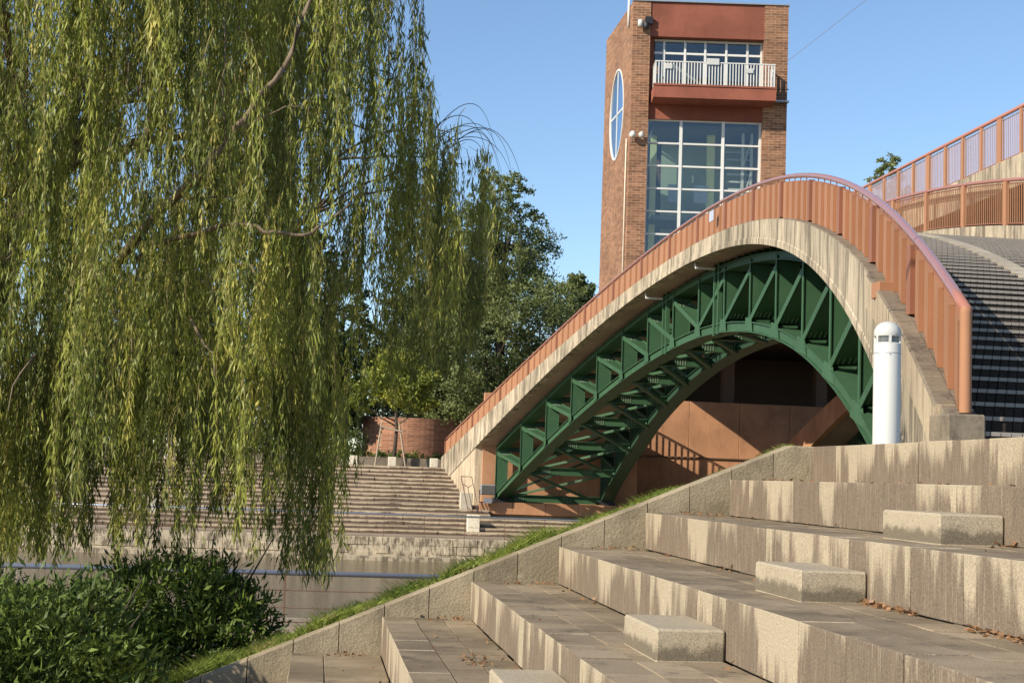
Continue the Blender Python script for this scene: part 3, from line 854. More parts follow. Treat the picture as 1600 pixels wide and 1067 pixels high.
    # abutments
    def abut(ya, yb, zlow, name):
        ysn = [ya + (yb - ya) * t / 10 for t in range(11)]
        sweep(name, ysn, lambda y: [(XF(y) + 0.03, ZB(y) - 0.55), (18.7, ZB(y) - 0.55), (18.7, zlow), (XF(y) + 0.03, zlow)], M['abut'], br)
    abut(Y0 + 0.02, 22.0, -3.6, 'abutment')
    abut(85.7, Y1 - 0.02, -3.6, 'abutment')
    return br

def boxv(P, x0, x1, y0, y1, z0, z1):
    return ([P(x0, y0, z0), P(x1, y0, z0), P(x1, y1, z0), P(x0, y1, z0), P(x0, y0, z1), P(x1, y0, z1), P(x1, y1, z1), P(x0, y1, z1)],
            [(0, 3, 2, 1), (4, 5, 6, 7), (0, 1, 5, 4), (1, 2, 6, 5), (2, 3, 7, 6), (3, 0, 4, 7)])
def plate(P, x, y, z0, z1, hw, t):
    return boxv(P, x - hw, x + hw, y - t / 2, y + t / 2, z0, z1)

bridge = build_bridge(False, True)
bridge2 = build_bridge(True, False)
# plinth at the near foot of the parapet and the stepped curb above the abutment
pl = empty('plinth', parent=bridge)
MB().bbox(XF(Y0) - 0.03, XE(Y0) + 0.14, Y0 - 0.18, Y0 + 0.3, SZ(6) - 0.3, ZB(Y0) + 0.0, 0.02).obj('end_stone', M['curb'], pl)
v = []
ys_ = [Y0 + 0.3 + (22.6 - Y0 - 0.3) * t / 14 for t in range(15)]
for i in range(14):
    a, b = ys_[i] + 0.006, ys_[i + 1] - 0.006
    zt = lambda y: ZB(y) + 0.012
    vv = []
    for y in (a, b):
        vv += [(XF(y) - 0.07, y, ZB(y) - 0.52), (XF(y) - 0.07, y, zt(y) - 0.03), (XF(y) - 0.04, y, zt(y)), (XE(y) - 0.07, y, zt(y)), (XE(y) - 0.07, y, ZB(y) - 0.52)]
    ff = [(w, 5 + w, 6 + w, w + 1) for w in range(4)] + [(0, 1, 2, 3, 4), (9, 8, 7, 6, 5), (4, 9, 5, 0)]
    link('curb_stone', mesh('curb_stone', vv, ff, [M['abut'], M['curb']], [0, 1, 1, 0, 0, 0, 0]), pl)
y = 21.2
link('junction_box', MB().bbox(XF(y) - 0.07, XF(y) + 0.16, y - 0.1, y + 0.22, ZB(y) - 0.12, ZB(y) + 0.12, 0.01).mesh('junction_box', [M['panel']]), bridge)
MB().tube([(XF(51) + 0.9, 51, ZB(51) - 0.78), (XF(51) + 0.2, 51, ZB(51) - 0.78), (XF(51) + 0.2, 51, ZB(51) - 0.62)], 0.05, 8).obj('drain_pipe', M['wframe'], bridge)
MB().tube([(XF(59) + 0.9, 59, ZB(59) - 0.80), (XF(59) + 0.2, 59, ZB(59) - 0.80), (XF(59) + 0.2, 59, ZB(59) - 0.62)], 0.05, 8).obj('drain_pipe', M['wframe'], bridge)
z_ = 0.55
MB().box(1.0 + XE(45) - 1 - 0.115, XE(45) - 0.09, 47.2, 47.7, ZB(47.4) + 0.45, ZB(47.4) + 0.8).obj('notice_plate', M['poster'], bridge)

# level upper deck between the arches
dk = empty('level_footbridge'); tag(dk, 'level upper walkway with slim barred terracotta railing rising at upper right', 'footbridge')
DX0, DX1 = 19.35, 28.35
MB().box(DX0, DX1, 27, 80.2, 8.80, 9.37).obj('deck_slab', M['soffit'], dk)
for xx in (DX0, DX1 - 0.3):
    y = 27.0
    while y < 80:
        MB().bbox(xx - (0.04 if xx == DX0 else -0.04), xx + 0.3, y + 0.01, min(80.2, y + 3.99), 8.70, 9.61, 0.015).obj('edge_panel', M['fascia'], dk)
        y += 4.0
for bx in (DX0 + 1.2, (DX0 + DX1) / 2, DX1 - 1.2):
    MB().hbeam((bx, 27, 8.35), (bx, 80.2, 8.35), 0.4, 0.9, (0, 0, 1), 0.04).obj('girder', M['brown'], dk)
for t in range(14):
    yy = 29 + 3.9 * t
    MB().hbeam((DX0 + 1.4, yy, 8.4), (DX1 - 1.4, yy, 8.4), 0.3, 0.6, (0, 0, 1), 0.03).obj('cross_beam', M['brown'], dk)
rl = empty('railing', parent=dk)
xi = DX0 + 0.1
y = 30.0; slim = MB(); nb_ = 0
while y < 64:
    if nb_ < 290:
        MB().bar((xi, y, 9.67), (xi, y, 10.87), 0.028, 0.028, (0, 1, 0)).obj('baluster', M['mauve'], rl)
    else:
        slim.bar((xi, y, 9.67), (xi, y, 10.87), 0.028, 0.028, (0, 1, 0))
    y += 0.115; nb_ += 1
if slim.v: tag(slim.obj('baluster_row', M['mauve'], rl), kind='stuff')
y = 30.0; q = 0
while y < 80:
    w = 0.20 if q % 4 == 0 else 0.10
    MB().box(xi - 0.06, xi + 0.06, y, y + w * 1.4, 9.61, 10.95).obj('railing_post', M['panel'], rl)
    y += 1.28; q += 1
MB().tube([(xi, 27, 11.02), (xi, 80, 11.02)], 0.06, 10).obj('handrail', M['rail'], rl, True)
MB().bar((xi, 27, 10.89), (xi, 80, 10.89), 0.05, 0.04).obj('bar', M['steel'], rl)
MB().bar((xi, 27, 9.67), (xi, 80, 9.67), 0.05, 0.04).obj('bar', M['post'], rl)
MB().box(DX0 + 0.4, DX1 - 0.4, 21, 27.2, -1, 9.62).obj('bridge_pier', M['brick'], dk)

# far abutment walls under the deck
bw = empty('abutment_wall', (0, 0, 0)); tag(bw, 'wide orange rendered wall in the shade under the bridges', 'wall')
for i in range(9):
    a = 9.9 + 3.15 * i; MB().bbox(a + 0.01, a + 3.14, 88.0, 88.5, -2.0, 5.0, 0.015).obj('wall_panel', M['orange'], bw)
MB().box(17.0, 38.2, 88.52, 99, -2, 4.98).obj('added_recess_floor', M['brown'], bw)  # added recess: floor, back, sides and roof shut the sun out
MB().box(17.0, 38.2, 98, 98.5, 4.98, 8.6).obj('added_recess_back', M['brown'], bw)
MB().box(17.0, 17.3, 88.52, 98, 4.98, 8.6).obj('added_sun_block_side', M['brown'], bw)
MB().box(37.9, 38.2, 88.52, 98, 4.98, 8.6).obj('added_sun_block_side', M['brown'], bw)
MB().box(17.0, 38.2, 82.0, 98.5, 8.6, 8.84).obj('added_sun_block_roof', M['brown'], bw)
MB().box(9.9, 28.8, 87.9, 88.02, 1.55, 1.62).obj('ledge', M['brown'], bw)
for i in range(4):
    a = 9.62 + 2.3 * i; MB().bbox(a + 0.01, a + 2.29, 85.5, 85.68, -1.75, 2.25, 0.015).obj('front_panel', M['orange'], bw)
for xx in (19.2, 25.0, 31.0):
    MB().box(xx, xx + 0.7, 89.5, 90.2, 4.98, 8.6).obj('pier', M['brown'], bw)
pd = empty('pedestal', (0, 0, 0)); tag(pd, 'low orange plinth carrying the far foot of the green arches', 'plinth')
for i in range(6):
    a = 9.35 + 1.9 * i; MB().bbox(a + 0.01, a + 1.89, 83.75, 84.1, -2.1, -1.42, 0.015).obj('plinth_panel', M['orange'], pd)
MB().box(9.35, 29, 84.1, 88, -3, -1.75).obj('plinth_floor', M['prom'], pd)

# ------------------------------------------------------------------ tower
A = Vector((16.7, 80.35, 0)); U = Vector((8.8, -1.2, 0)).normalized(); V = Vector((U.y, -U.x, 0))   # V points out to the viewer
tw = empty('observation_tower', (0, 0, 0)); tag(tw, 'tall brick and glass observation tower with red balcony and oval side window', 'tower')
ZT = 27.15
def tb(u0, u1, v0, v1, z0, z1):
    c = [A + U * u + V * v for u, v in ((u0, v1), (u1, v1), (u1, v0), (u0, v0))]
    return MB().add([(*p.xy, z0) for p in c] + [(*p.xy, z1) for p in c], [(0, 3, 2, 1), (4, 5, 6, 7), (0, 1, 5, 4), (1, 2, 6, 5), (2, 3, 7, 6), (3, 0, 4, 7)])
# left wall: prism with the oval opening
S0, S1 = 0.0, 7.9
oc, oz, ra, rb_ = 3.95, 21.5, 2.0, 2.72
def LW(s, z, dx=0.0): return (A.x + dx + 0.0 * s, A.y + s, z)
zl_, zh_ = 17.8, 25.2
m = MB(); N = 48
ring = []; outer = []
for k in range(N):
    a = 2 * math.pi * k / N
    ring.append((oc + ra * math.cos(a), oz + rb_ * math.sin(a)))
    c, s = math.cos(a), math.sin(a)
    tt = min(((S1 - oc) / c if c > 1e-6 else 1e9), ((S0 - oc) / c if c < -1e-6 else 1e9), ((zh_ - oz) / s if s > 1e-6 else 1e9), ((zl_ - oz) / s if s < -1e-6 else 1e9))
    outer.append((oc + c * tt, oz + s * tt))
corners = [(S1, zh_), (S0, zh_), (S0, zl_), (S1, zl_)]
vs = [LW(*p) for p in ring] + [LW(*p) for p in outer] + [LW(*p) for p in corners] + [LW(p[0], p[1], 0.4) for p in ring]
fs = []
for k in range(N):
    k2 = (k + 1) % N
    fs.append((k, N + k, N + k2, k2)); fs.append((k, k2, 2 * N + 4 + k2, 2 * N + 4 + k))
    for ci, cpt in enumerate(corners):
        a, b = outer[k], outer[k2]
        if (abs(a[0] - cpt[0]) < 1e-6 and abs(b[1] - cpt[1]) < 1e-6) or (abs(b[0] - cpt[0]) < 1e-6 and abs(a[1] - cpt[1]) < 1e-6):
            if abs(a[0] - b[0]) > 1e-6 and abs(a[1] - b[1]) > 1e-6: fs.append((N + k, 2 * N + ci, N + k2))
m.add(vs, fs)
m.add([LW(S0, 8.85), LW(S1, 8.85), LW(S1, zl_), LW(S0, zl_)], [(0, 1, 2, 3)])
m.add([LW(S0, zh_), LW(S1, zh_), LW(S1, ZT), LW(S0, ZT)], [(0, 1, 2, 3)])
m.obj('brick_wall', M['brick'], tw)
wf = empty('oval_window', parent=tw)
m = MB()
for r0, r1 in ((1.0, 0.93),):
    b0 = [LW(oc + ra * math.cos(2 * math.pi * k / N), oz + rb_ * math.sin(2 * math.pi * k / N), -0.04) for k in range(N)]
    b1 = [LW(oc + (ra - 0.11) * math.cos(2 * math.pi * k / N), oz + (rb_ - 0.11) * math.sin(2 * math.pi * k / N), -0.04) for k in range(N)]
    b2 = [LW(oc + (ra - 0.11) * math.cos(2 * math.pi * k / N), oz + (rb_ - 0.11) * math.sin(2 * math.pi * k / N), 0.03) for k in range(N)]
    b3 = [(p[0] + 0.1, p[1], p[2]) for p in b0]
    m.add(b0 + b1 + b2 + b3, [(k, (k + 1) % N, N + (k + 1) % N, N + k) for k in range(N)] + [(N + k, N + (k + 1) % N, 2 * N + (k + 1) % N, 2 * N + k) for k in range(N)] + [(3 * N + k, 3 * N + (k + 1) % N, (k + 1) % N, k) for k in range(N)])
m.obj('frame', M['wframe'], wf)
MB().box(A.x + 0.0, A.x + 0.05, A.y + oc - 0.06, A.y + oc + 0.06, oz - rb_, oz + rb_).obj('mullion', M['wframe'], wf)
MB().box(A.x + 0.0, A.x + 0.05, A.y + oc - ra, A.y + oc + ra, oz - 0.06, oz + 0.06).obj('mullion', M['wframe'], wf)
MB().add([LW(oc + (ra - 0.1) * math.cos(2 * math.pi * k / N), oz + (rb_ - 0.1) * math.sin(2 * math.pi * k / N), 0.02) for k in range(N)], [tuple(range(N))]).obj('pane', M['glass2'], wf)
# front pillars
lc = A + U * 1.0
MB().add([(A.x, A.y, 8.85), (lc.x, lc.y, 8.85), (lc.x, lc.y + 1.0, 8.85), (A.x + 0.42, A.y + 1.1, 8.85), (A.x + 0.0, A.y + 0.01, 8.85), (A.x, A.y, ZT), (lc.x, lc.y, ZT), (lc.x, lc.y + 1.0, ZT), (A.x + 0.42, A.y + 1.1, ZT), (A.x + 0.0, A.y + 0.01, ZT)],
         [(0, 1, 6, 5), (1, 2, 7, 6), (2, 3, 8, 7), (5, 6, 7, 8)]).obj('brick_pillar', M['brick'], tw)
tb(7.45, 8.8, -8.0, 0.0, 8.85, ZT - 0.02).obj('brick_pillar', M['brick'], tw)
# inner faces, back and roof
MB().add([(A.x + 0.4, A.y + 1.1, 8.85), (A.x + 0.4, A.y + 7.8, 8.85), (A.x + 0.4, A.y + 7.8, zl_ - 0.2), (A.x + 0.4, A.y + 1.1, zl_ - 0.2)], [(0, 1, 2, 3)]).obj('inner_wall', M['inner'], tw)
tb(0.1, 8.7, -8.0, -7.7, 8.85, ZT - 0.1).obj('back_wall', M['brick'], tw)
tb(-0.05, 8.85, -8.0, 0.06, ZT, ZT + 0.07).obj('roof_coping', M['grey'], tw)
tb(1.02, 7.44, -7.6, -0.45, ZT - 0.4, ZT - 0.1).obj('roof_slab', M['innerd'], tw)
tb(1.0, 7.45, -0.5, -0.06, 25.15, ZT - 0.02).obj('red_spandrel', M['redwall'], tw)
tb(1.0, 1.28, -0.9, -0.5, 20.5, 25.15).obj('reveal', M['redwall'], tw)
tb(1.0, 7.45, -0.62, -0.3, 20.45, 21.28).obj('red_band', M['redwall'], tw)
bal = empty('balcony', parent=tw)
tb(1.15, 7.95, -0.62, 1.35, 21.28, 21.95).obj('slab', M['redwall'], bal)
tb(1.12, 7.98, 1.25, 1.40, 21.95, 22.05).obj('coping', M['redwall'], bal)
nbars = 40
for i in range(nbars + 1):
    u = 1.25 + (7.85 - 1.25) * i / nbars
    tb(u - 0.028, u + 0.028, 1.28, 1.32, 22.03, 23.3).obj('baluster', M['wframe'], bal)
for i in range(9):
    v_ = 1.1 - i * 0.2
    tb(1.22, 1.28, v_ - 0.03, v_ + 0.03, 21.95, 23.3).obj('baluster', M['wframe'], bal)
    tb(7.82, 7.88, v_ - 0.03, v_ + 0.03, 21.95, 23.3).obj('baluster', M['wframe'], bal)
tb(1.2, 7.9, 1.26, 1.34, 23.3, 23.36).obj('rail', M['wframe'], bal)
tb(1.2, 1.3, -0.6, 1.3, 23.3, 23.36).obj('rail', M['wframe'], bal)
tb(7.8, 7.9, -0.6, 1.3, 23.3, 23.36).obj('rail', M['wframe'], bal)
tb(4.05, 4.75, 1.36, 1.40, 23.2, 23.55).obj('notice', M['white'], bal)
tb(1.75, 2.15, 1.36, 1.39, 22.9, 23.2).obj('notice', M['white'], bal)
tb(6.25, 6.65, 1.36, 1.39, 22.8, 23.05).obj('notice', M['white'], bal)
# upper glazing
ug = empty('upper_window', parent=tw)
for u in (1.85, 3.05, 4.2, 5.4, 6.6, 7.4):
    tb(u - 0.06, u + 0.06, -0.74, -0.58, 21.95, 25.15).obj('mullion', M['wframe'], ug)
for z in (22.05, 24.35, 25.08):
    tb(1.28, 7.45, -0.72, -0.60, z - 0.06, z + 0.06).obj('transom', M['wframe'], ug)
uu = [1.28, 1.85, 3.05, 4.2, 5.4, 6.6, 7.4]
for i in range(6):
    for (z0, z1) in ((22.0, 24.29), (24.41, 25.02)):
        tb(uu[i] + 0.06, uu[i + 1] - 0.06, -0.67, -0.65, z0, z1).obj('pane', M['glass'], ug)
# tall glazing
tg = empty('tall_window', parent=tw)
zz = [20.42, 19.1, 17.8, 16.5, 15.2, 13.9, 12.6, 11.3, 10.0, 8.7]
ul = [1.0, 2.92, 5.3, 7.4]
for u in ul: tb(u - 0.08, u + 0.08, -0.62, -0.40, 8.85, 20.45).obj('mullion', M['wframe'], tg)
for z in zz: tb(1.08, 7.36, -0.60, -0.44, z - 0.05, z + 0.05).obj('transom', M['wframe'], tg)
for i in range(3):
    for j in range(len(zz) - 1):
        tb(ul[i] + 0.08, ul[i + 1] - 0.08, -0.53, -0.51, zz[j + 1] + 0.05, zz[j] - 0.05).obj('pane', M['glass'], tg)
tb(0.0, 8.8, -8.0, 0.02, 8.5, 8.85).obj('lower_wall', M['brick'], tw)
# interior
it = empty('interior', parent=tw)
tb(2.3, 7.4, -5.4, -5.2, 8, 20.3).obj('inner_wall', M['inner'], it)
tb(4.75, 5.2, -3.6, -3.1, 8, 20.3).obj('column', M['yellow'], it)
tb(1.5, 1.85, -4.0, -3.6, 8, 20.3).obj('column', M['yellow'], it)
for z in (20.3, 15.0, 12.2):
    tb(1.5, 7.4, -7.6, -2.0, z, z + 0.25).obj('floor_slab', M['innerd'], it)
tb(1.3, 7.4, -7.4, -0.9, 21.6, 21.9).obj('floor_slab', M['innerd'], it)
tb(2.0, 6.8, -5.4, -5.2, 22.4, 25.0).obj('inner_wall', M['innerd'], it)
for (a, b) in ((2.5, 3.3), (4.0, 4.8)):
    tb(a, b, -2.9, -2.86, 16.2, 17.25).obj('poster', M['poster'], it)
for t in range(9):
    tb(5.9, 7.3, -1.6 - 0.3 * t, -1.3 - 0.3 * t, 15.4 + 0.5 * t, 15.5 + 0.5 * t).obj('stair_tread', M['wframe'], it)
tb(6.6, 6.75, -2.2, -2.0, 9, 20.2).obj('lift_frame', M['wframe'], it)
tb(7.1, 7.25, -2.2, -2.0, 9, 20.2).obj('lift_frame', M['wframe'], it)
for t in range(5):
    MB().bar(A + U * 6.65 + V * -2.1 + Vector((0, 0, 10 + 2 * t)), A + U * 7.2 + V * -2.1 + Vector((0, 0, 12 + 2 * t)), 0.08, 0.08).obj('lift_frame', M['wframe'], it)
# downpipe, cameras, floodlights
MB().tube([(A.x - 0.08, A.y + 0.55, 19.3), (A.x - 0.08, A.y + 0.55, 9)], 0.04, 8).obj('downpipe', M['pale'], tw, True)
MB().tube([(A.x - 0.08, A.y + 0.9, 27.6), (A.x - 0.08, A.y + 0.9, 25.9)], 0.07, 8).obj('downpipe', M['wframe'], tw, True)
cm = empty('security_camera', parent=tw)
c0 = A + U * 0.72 + V * 0.25 + Vector((0, 0, 25.7))
MB().lathe([(0.0, -0.30), (0.13, -0.24), (0.17, -0.1), (0.17, 0.12), (0.06, 0.2)], c0, 14).obj('dome', M['black'], cm, True)
MB().box(c0.x - 0.02, c0.x + 0.4, c0.y + 0.02, c0.y + 0.28, c0.z + 0.1, c0.z + 0.5).obj('housing', M['black'], cm)
MB().lathe([(0.0, -0.1), (0.15, -0.08), (0.15, 0.3), (0.0, 0.34)], c0 + Vector((-0.32, 0, -0.05)), 12).obj('housing', M['white'], cm, True)
for du in (0.15, 0.62):
    c0 = A + U * du + V * 0.3 + Vector((0, 0, 19.35))
    fl = empty('floodlight', parent=tw)
    MB().lathe([(0.0, -0.12), (0.16, -0.10), (0.20, 0.12), (0.0, 0.16)], (0, 0, 0), 14).obj('lamp_head', M['white'], fl, True).matrix_local = Matrix.Translation(c0) @ Matrix.Rotation(R(-70 if du < 0.4 else 70), 4, 'Y') @ Matrix.Rotation(R(30), 4, 'X')
    MB().tube([c0 + Vector((0, 0.3, -0.35)), c0 + Vector((0, 0.25, -0.3)), c0], 0.03, 6).obj('bracket', M['grey'], fl)
# side landing railing at right of the balcony
sr = empty('side_landing_rail', parent=tw)
for i in range(5):
    tb(8.1 + 0.16 * i, 8.13 + 0.16 * i, 0.15, 0.18, 21.6 - 0.1 * i, 23.2 - 0.16 * i).obj('bar', M['black'], sr)
tb(8.0, 8.85, 0.14, 0.19, 22.25, 22.3).obj('bar', M['black'], sr)
tb(8.0, 8.85, 0.0, 0.4, 21.5, 21.58).obj('landing', M['grey'], sr)
wire = MB().tube([A + U * 7.9 + V * 1.4 + Vector((0, 0, 23.0)), Vector((27, 40, 24.2)), Vector((26, 20, 26.5))], 0.012, 5).obj('cable', M['grey'])
tag(wire, 'thin taut cable running from the tower balcony across the sky', 'cable')

# ------------------------------------------------------------------ far steps, quay, railings
fst = empty('far_steps'); tag(fst, kind='structure')
y = 81.0; z = PROM_Z; total = 16
rise = (0.44 - PROM_Z) / total
for i in range(total):
    if i == 7: y += 2.3
    z1 = z + rise
    xr = 22.0 if i < 4 else (9.9 if i < 7 else XF(min(91.3, max(85.8, y))) + 0.2)
    m = MB(); x = -24 + rnd.uniform(0, 0.8)
    while x < xr:
        w = rnd.uniform(0.85, 1.15)
        e = min(x + w, xr)
        if e - x > 0.05:
            d = rnd.uniform(-0.02, 0.02)
            m.box(x + 0.01, e - 0.008, y + d, y + 0.49, z - 0.02, z1 - 0.008 + rnd.uniform(-0.006, 0.006))
        x += w
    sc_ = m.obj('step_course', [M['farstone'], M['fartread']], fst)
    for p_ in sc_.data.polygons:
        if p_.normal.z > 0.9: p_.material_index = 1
    MB().box(-24, xr, y + 0.05, (91.9 if i >= 7 else 87.0), z - 0.1, z1 - 0.03).obj('step_core', M['fartread'], fst)
    y += 0.49; z = z1
qw = empty('quay_wall'); tag(qw, 'rough stone canal wall along the far waterline', 'wall')
qb = MB().bbox(0.006, 0.694, 0, 0.35, 0.005, 0.415, 0.02).mesh('stone', [M['quay']])
for r_ in range(2):
    for i in range(52):
        b = link('stone', qb, qw, (-24 + 0.7 * i - (0.35 if r_ else 0), 76.6 + rnd.uniform(-0.03, 0.02), -4.1 + 0.42 * r_ - 0.01), None, (rnd.uniform(0.96, 1), 1, 1))
        b.rotation_euler = (0, 0, rnd.uniform(-.01, .01))
MB().box(-260, 260, 76.62, 77.0, -5.1, PROM_Z - 0.002).obj('wall_core', M['quay'], qw)
MB().bbox(-260, 260, 76.1, 76.61, -5.1, -4.22, 0.02).obj('waterline_ledge', M['quay'], qw)
nq = MB().box(-260, 260, 33.45, 33.62, -5.1, PROM_Z - 0.002).obj('quay_wall', M['quay']); tag(nq, 'near canal wall below the blue grey rail', 'wall')

def railing(name, label, y, x0, x1, sp, ztop, mtop, mpost, r, wires, phase):
    rr = empty(name); tag(rr, label, 'railing', 'canal railings')
    MB().tube([(x0, y, ztop), ((x0 + x1) / 2, y, ztop), (x1, y, ztop)], r, 10).obj('top_rail', mtop, rr, True)
    for w in wires: MB().tube([(x0, y, ztop - w), (x1, y, ztop - w)], r * 0.18, 5).obj('wire', mpost, rr)
    x = x0 + phase
    while x < x1:
        MB().bar((x, y, PROM_Z), (x, y, ztop), r * 0.55, r * 0.8, (0, 1, 0)).obj('post', mpost, rr)
        x += sp
    return rr
railing('canal_railing', 'blue grey tube railing on the near side of the water', 31.8, -30, 20, 2.9, -2.17, M['navy'], M['rust'], 0.055, (0.36, 0.72, 1.02), 0.51)
railing('canal_railing', 'pale steel railing along the far promenade below the steps', 77.2, -26, 18, 2.1, -2.13, M['steel'], M['rust'], 0.055, (0.55,), 0.3)

# things on the far plaza
pls = [(2.35, 92.2), (4.75, 92.3), (7.35, 92.2)]
labs = ['grey cube planter left of the staked tree at the head of the steps', 'grey cube planter in front of the staked tree trunk', 'pale cube block beside the foot of the terracotta parapet']
for (x, y), lb in zip(pls, labs):
    c = MB().bbox(x - 0.24, x + 0.24, y - 0.24, y + 0.24, 0.44, 1.0, 0.015).obj('planter_cube', M['pale']); tag(c, lb, 'planter', 'cube blocks at the head of the far steps')
lw_ = MB().box(-24, 9.5, 94.2, 94.5, 0.42, 0.98).obj('low_wall', M['curb']); tag(lw_, 'low dark grey wall behind the cube planters', 'wall')
v = []; f = []
NB = 24
cx_, cy_, rr_ = 6.4, 102.0, 3.5
cw = MB()
for i in range(NB):
    a0 = R(200 + 140 * i / NB); a1 = R(200 + 140 * (i + 1) / NB)
    p = [(cx_ + rr_ * math.cos(a), cy_ + rr_ * math.sin(a)) for a in (a0, a1)]
    q = [(cx_ + (rr_ - 0.4) * math.cos(a), cy_ + (rr_ - 0.4) * math.sin(a)) for a in (a0, a1)]
    cw.add([(*p[0], 0.4), (*p[1], 0.4), (*p[1], 3.7), (*p[0], 3.7), (*q[0], 0.4), (*q[1], 0.4), (*q[1], 3.7), (*q[0], 3.7)], [(0, 1, 2, 3), (7, 6, 5, 4), (3, 2, 6, 7)])
tag(cw.obj('curved_brick_wall', M['brick2']), 'curved red brick wall behind the staked tree', 'wall')

def pipe_frame():
    fr = empty('pipe_frame', (8.55, 83.3, 0)); tag(fr, 'rusty bent pipe frame leaning upright beside the bridge foot', 'pipe frame')
    top = -0.05; bot = -2.05
    a, b, c, d = Vector((-0.35, 0, top)), Vector((0.25, 0, top)), Vector((0.72, -0.3, bot)), Vector((0.12, -0.3, bot))
    MB().tube([a, b, b * 0.5 + c * 0.5, c, d, a * 0.5 + d * 0.5, a], 0.028, 6).obj('pipe', M['rust'], fr)
    m1 = a * 0.8 + d * 0.2; m2 = b * 0.8 + c * 0.2; mid = (m1 + m2) / 2 + Vector((0.05, 0, -0.2))
    MB().tube([m1, mid, m2], 0.022, 6).obj('cross_pipe', M['rust'], fr)
    m1 = a * 0.15 + d * 0.85; m2 = b * 0.15 + c * 0.85; mid = (m1 + m2) / 2 + Vector((-0.05, 0, -0.2))
    MB().tube([m1, mid, m2], 0.022, 6).obj('cross_pipe', M['rust'], fr)
    MB().tube([(a * 0.8 + d * 0.2 + b * 0.8 + c * 0.2) / 2 + Vector((0, 0, -0.2)), (a * 0.15 + d * 0.85 + b * 0.15 + c * 0.85) / 2 + Vector((0, 0, -0.2))], 0.02, 6).obj('cross_pipe', M['rust'], fr)
pipe_frame()
b = MB().bbox(8.25, 8.95, 83.7, 84.2, -2.2, -0.95, 0.03).obj('marker_stone', M['pale']); tag(b, 'pale upright stone behind the rusty pipe frame, the upper one', 'stone', 'pale upright stones by the bridge foot')
b = MB().bbox(8.45, 9.15, 81.3, 81.7, -3.2, -2.12, 0.03).obj('marker_stone', M['pale']); tag(b, 'pale upright stone below the rusty pipe frame, the lower one', 'stone', 'pale upright stones by the bridge foot')
fl = empty('floodlight_box', (9.75, 83.3, -1.45)); tag(fl, 'dark rectangular floodlight box at the foot of the green truss', 'floodlight')
MB().bbox(-0.42, 0.42, -0.15, 0.35, 0.42, 1.0, 0.04).obj('housing', M['grey'], fl)
MB().bbox(-0.38, 0.38, -0.18, -0.14, 0.48, 0.94, 0.01).obj('lens', M['lens'], fl)
MB().tube([(-0.45, 0.1, 0.7), (-0.45, 0.1, 0.0), (0.45, 0.1, 0.0), (0.45, 0.1, 0.7)], 0.03, 6).obj('bracket', M['black'], fl)
MB().box(-0.2, 0.25, 0.0, 0.3, -0.05, 0.25).obj('base', M['grey'], fl)

# left far side: lawn mound, sloping handrail, white posts
grid('lawn_mound', [-60 + 1.5 * i for i in range(27)], [77 + 0.9 * i for i in range(18)], lambda x, y: PROM_Z + 0.02 + max(0, min(1, (y - 79) / 11)) * 3.7 * max(0, min(1, (-20.5 - x) / 1.5)) - (0.3 if x > -22 else 0), M['lawn'])
hr = empty('slope_handrail'); tag(hr, 'red brown handrail climbing the far steps behind the willow', 'handrail')
p0, p1 = Vector((-17.5, 81.5, -2.1)), Vector((-11.5, 92.0, 1.5))
MB().tube([p0, p1], 0.045, 8).obj('rail', M['post'], hr, True)
for t in range(6):
    q = p0.lerp(p1, t / 5); MB().tube([q, q - Vector((0, 0, 0.95))], 0.03, 6).obj('post', M['post'], hr)
for i, (x, y, zz0, lb) in enumerate([(-8.6, 82.6, -2.9, 'white stone post on the far steps left of the hanging willow tips'), (-4.2, 85.3, -1.75, 'white stone post on the landing of the far steps behind the willow'), (-8.9, 92.2, 0.44, 'white stone post at the head of the far steps behind the willow')]):
    b = MB().bbox(x - 0.25, x + 0.25, y - 0.2, y + 0.2, zz0 - 0.1, zz0 + 1.15, 0.03).obj('stone_post', M['pale']); tag(b, lb, 'stone post', 'white stone posts on the far steps')

# ------------------------------------------------------------------ foliage
def leaf_quads(P, D, L, W, seed=0, droop=0.0):
    """diamond leaves at P (n,3) pointing D (n,3)"""
    g = np.random.default_rng(seed)
    n = len(P)
    D = D / np.linalg.norm(D, axis=1, keepdims=True)
    Q = g.normal(size=(n, 3)); S = np.cross(D, Q); S /= np.linalg.norm(S, axis=1, keepdims=True) + 1e-9
    Nn = np.cross(D, S)
    L = L[:, None]; W = W[:, None]
    mid = P + D * L * 0.42 + Nn * L * 0.06
    tip = P + D * L + np.array([0, 0, -1.0]) * L * droop
    V = np.stack([P, mid + S * W / 2, tip, mid - S * W / 2], 1).reshape(-1, 3)
    F = np.arange(4 * n).reshape(n, 4)
    return V, F

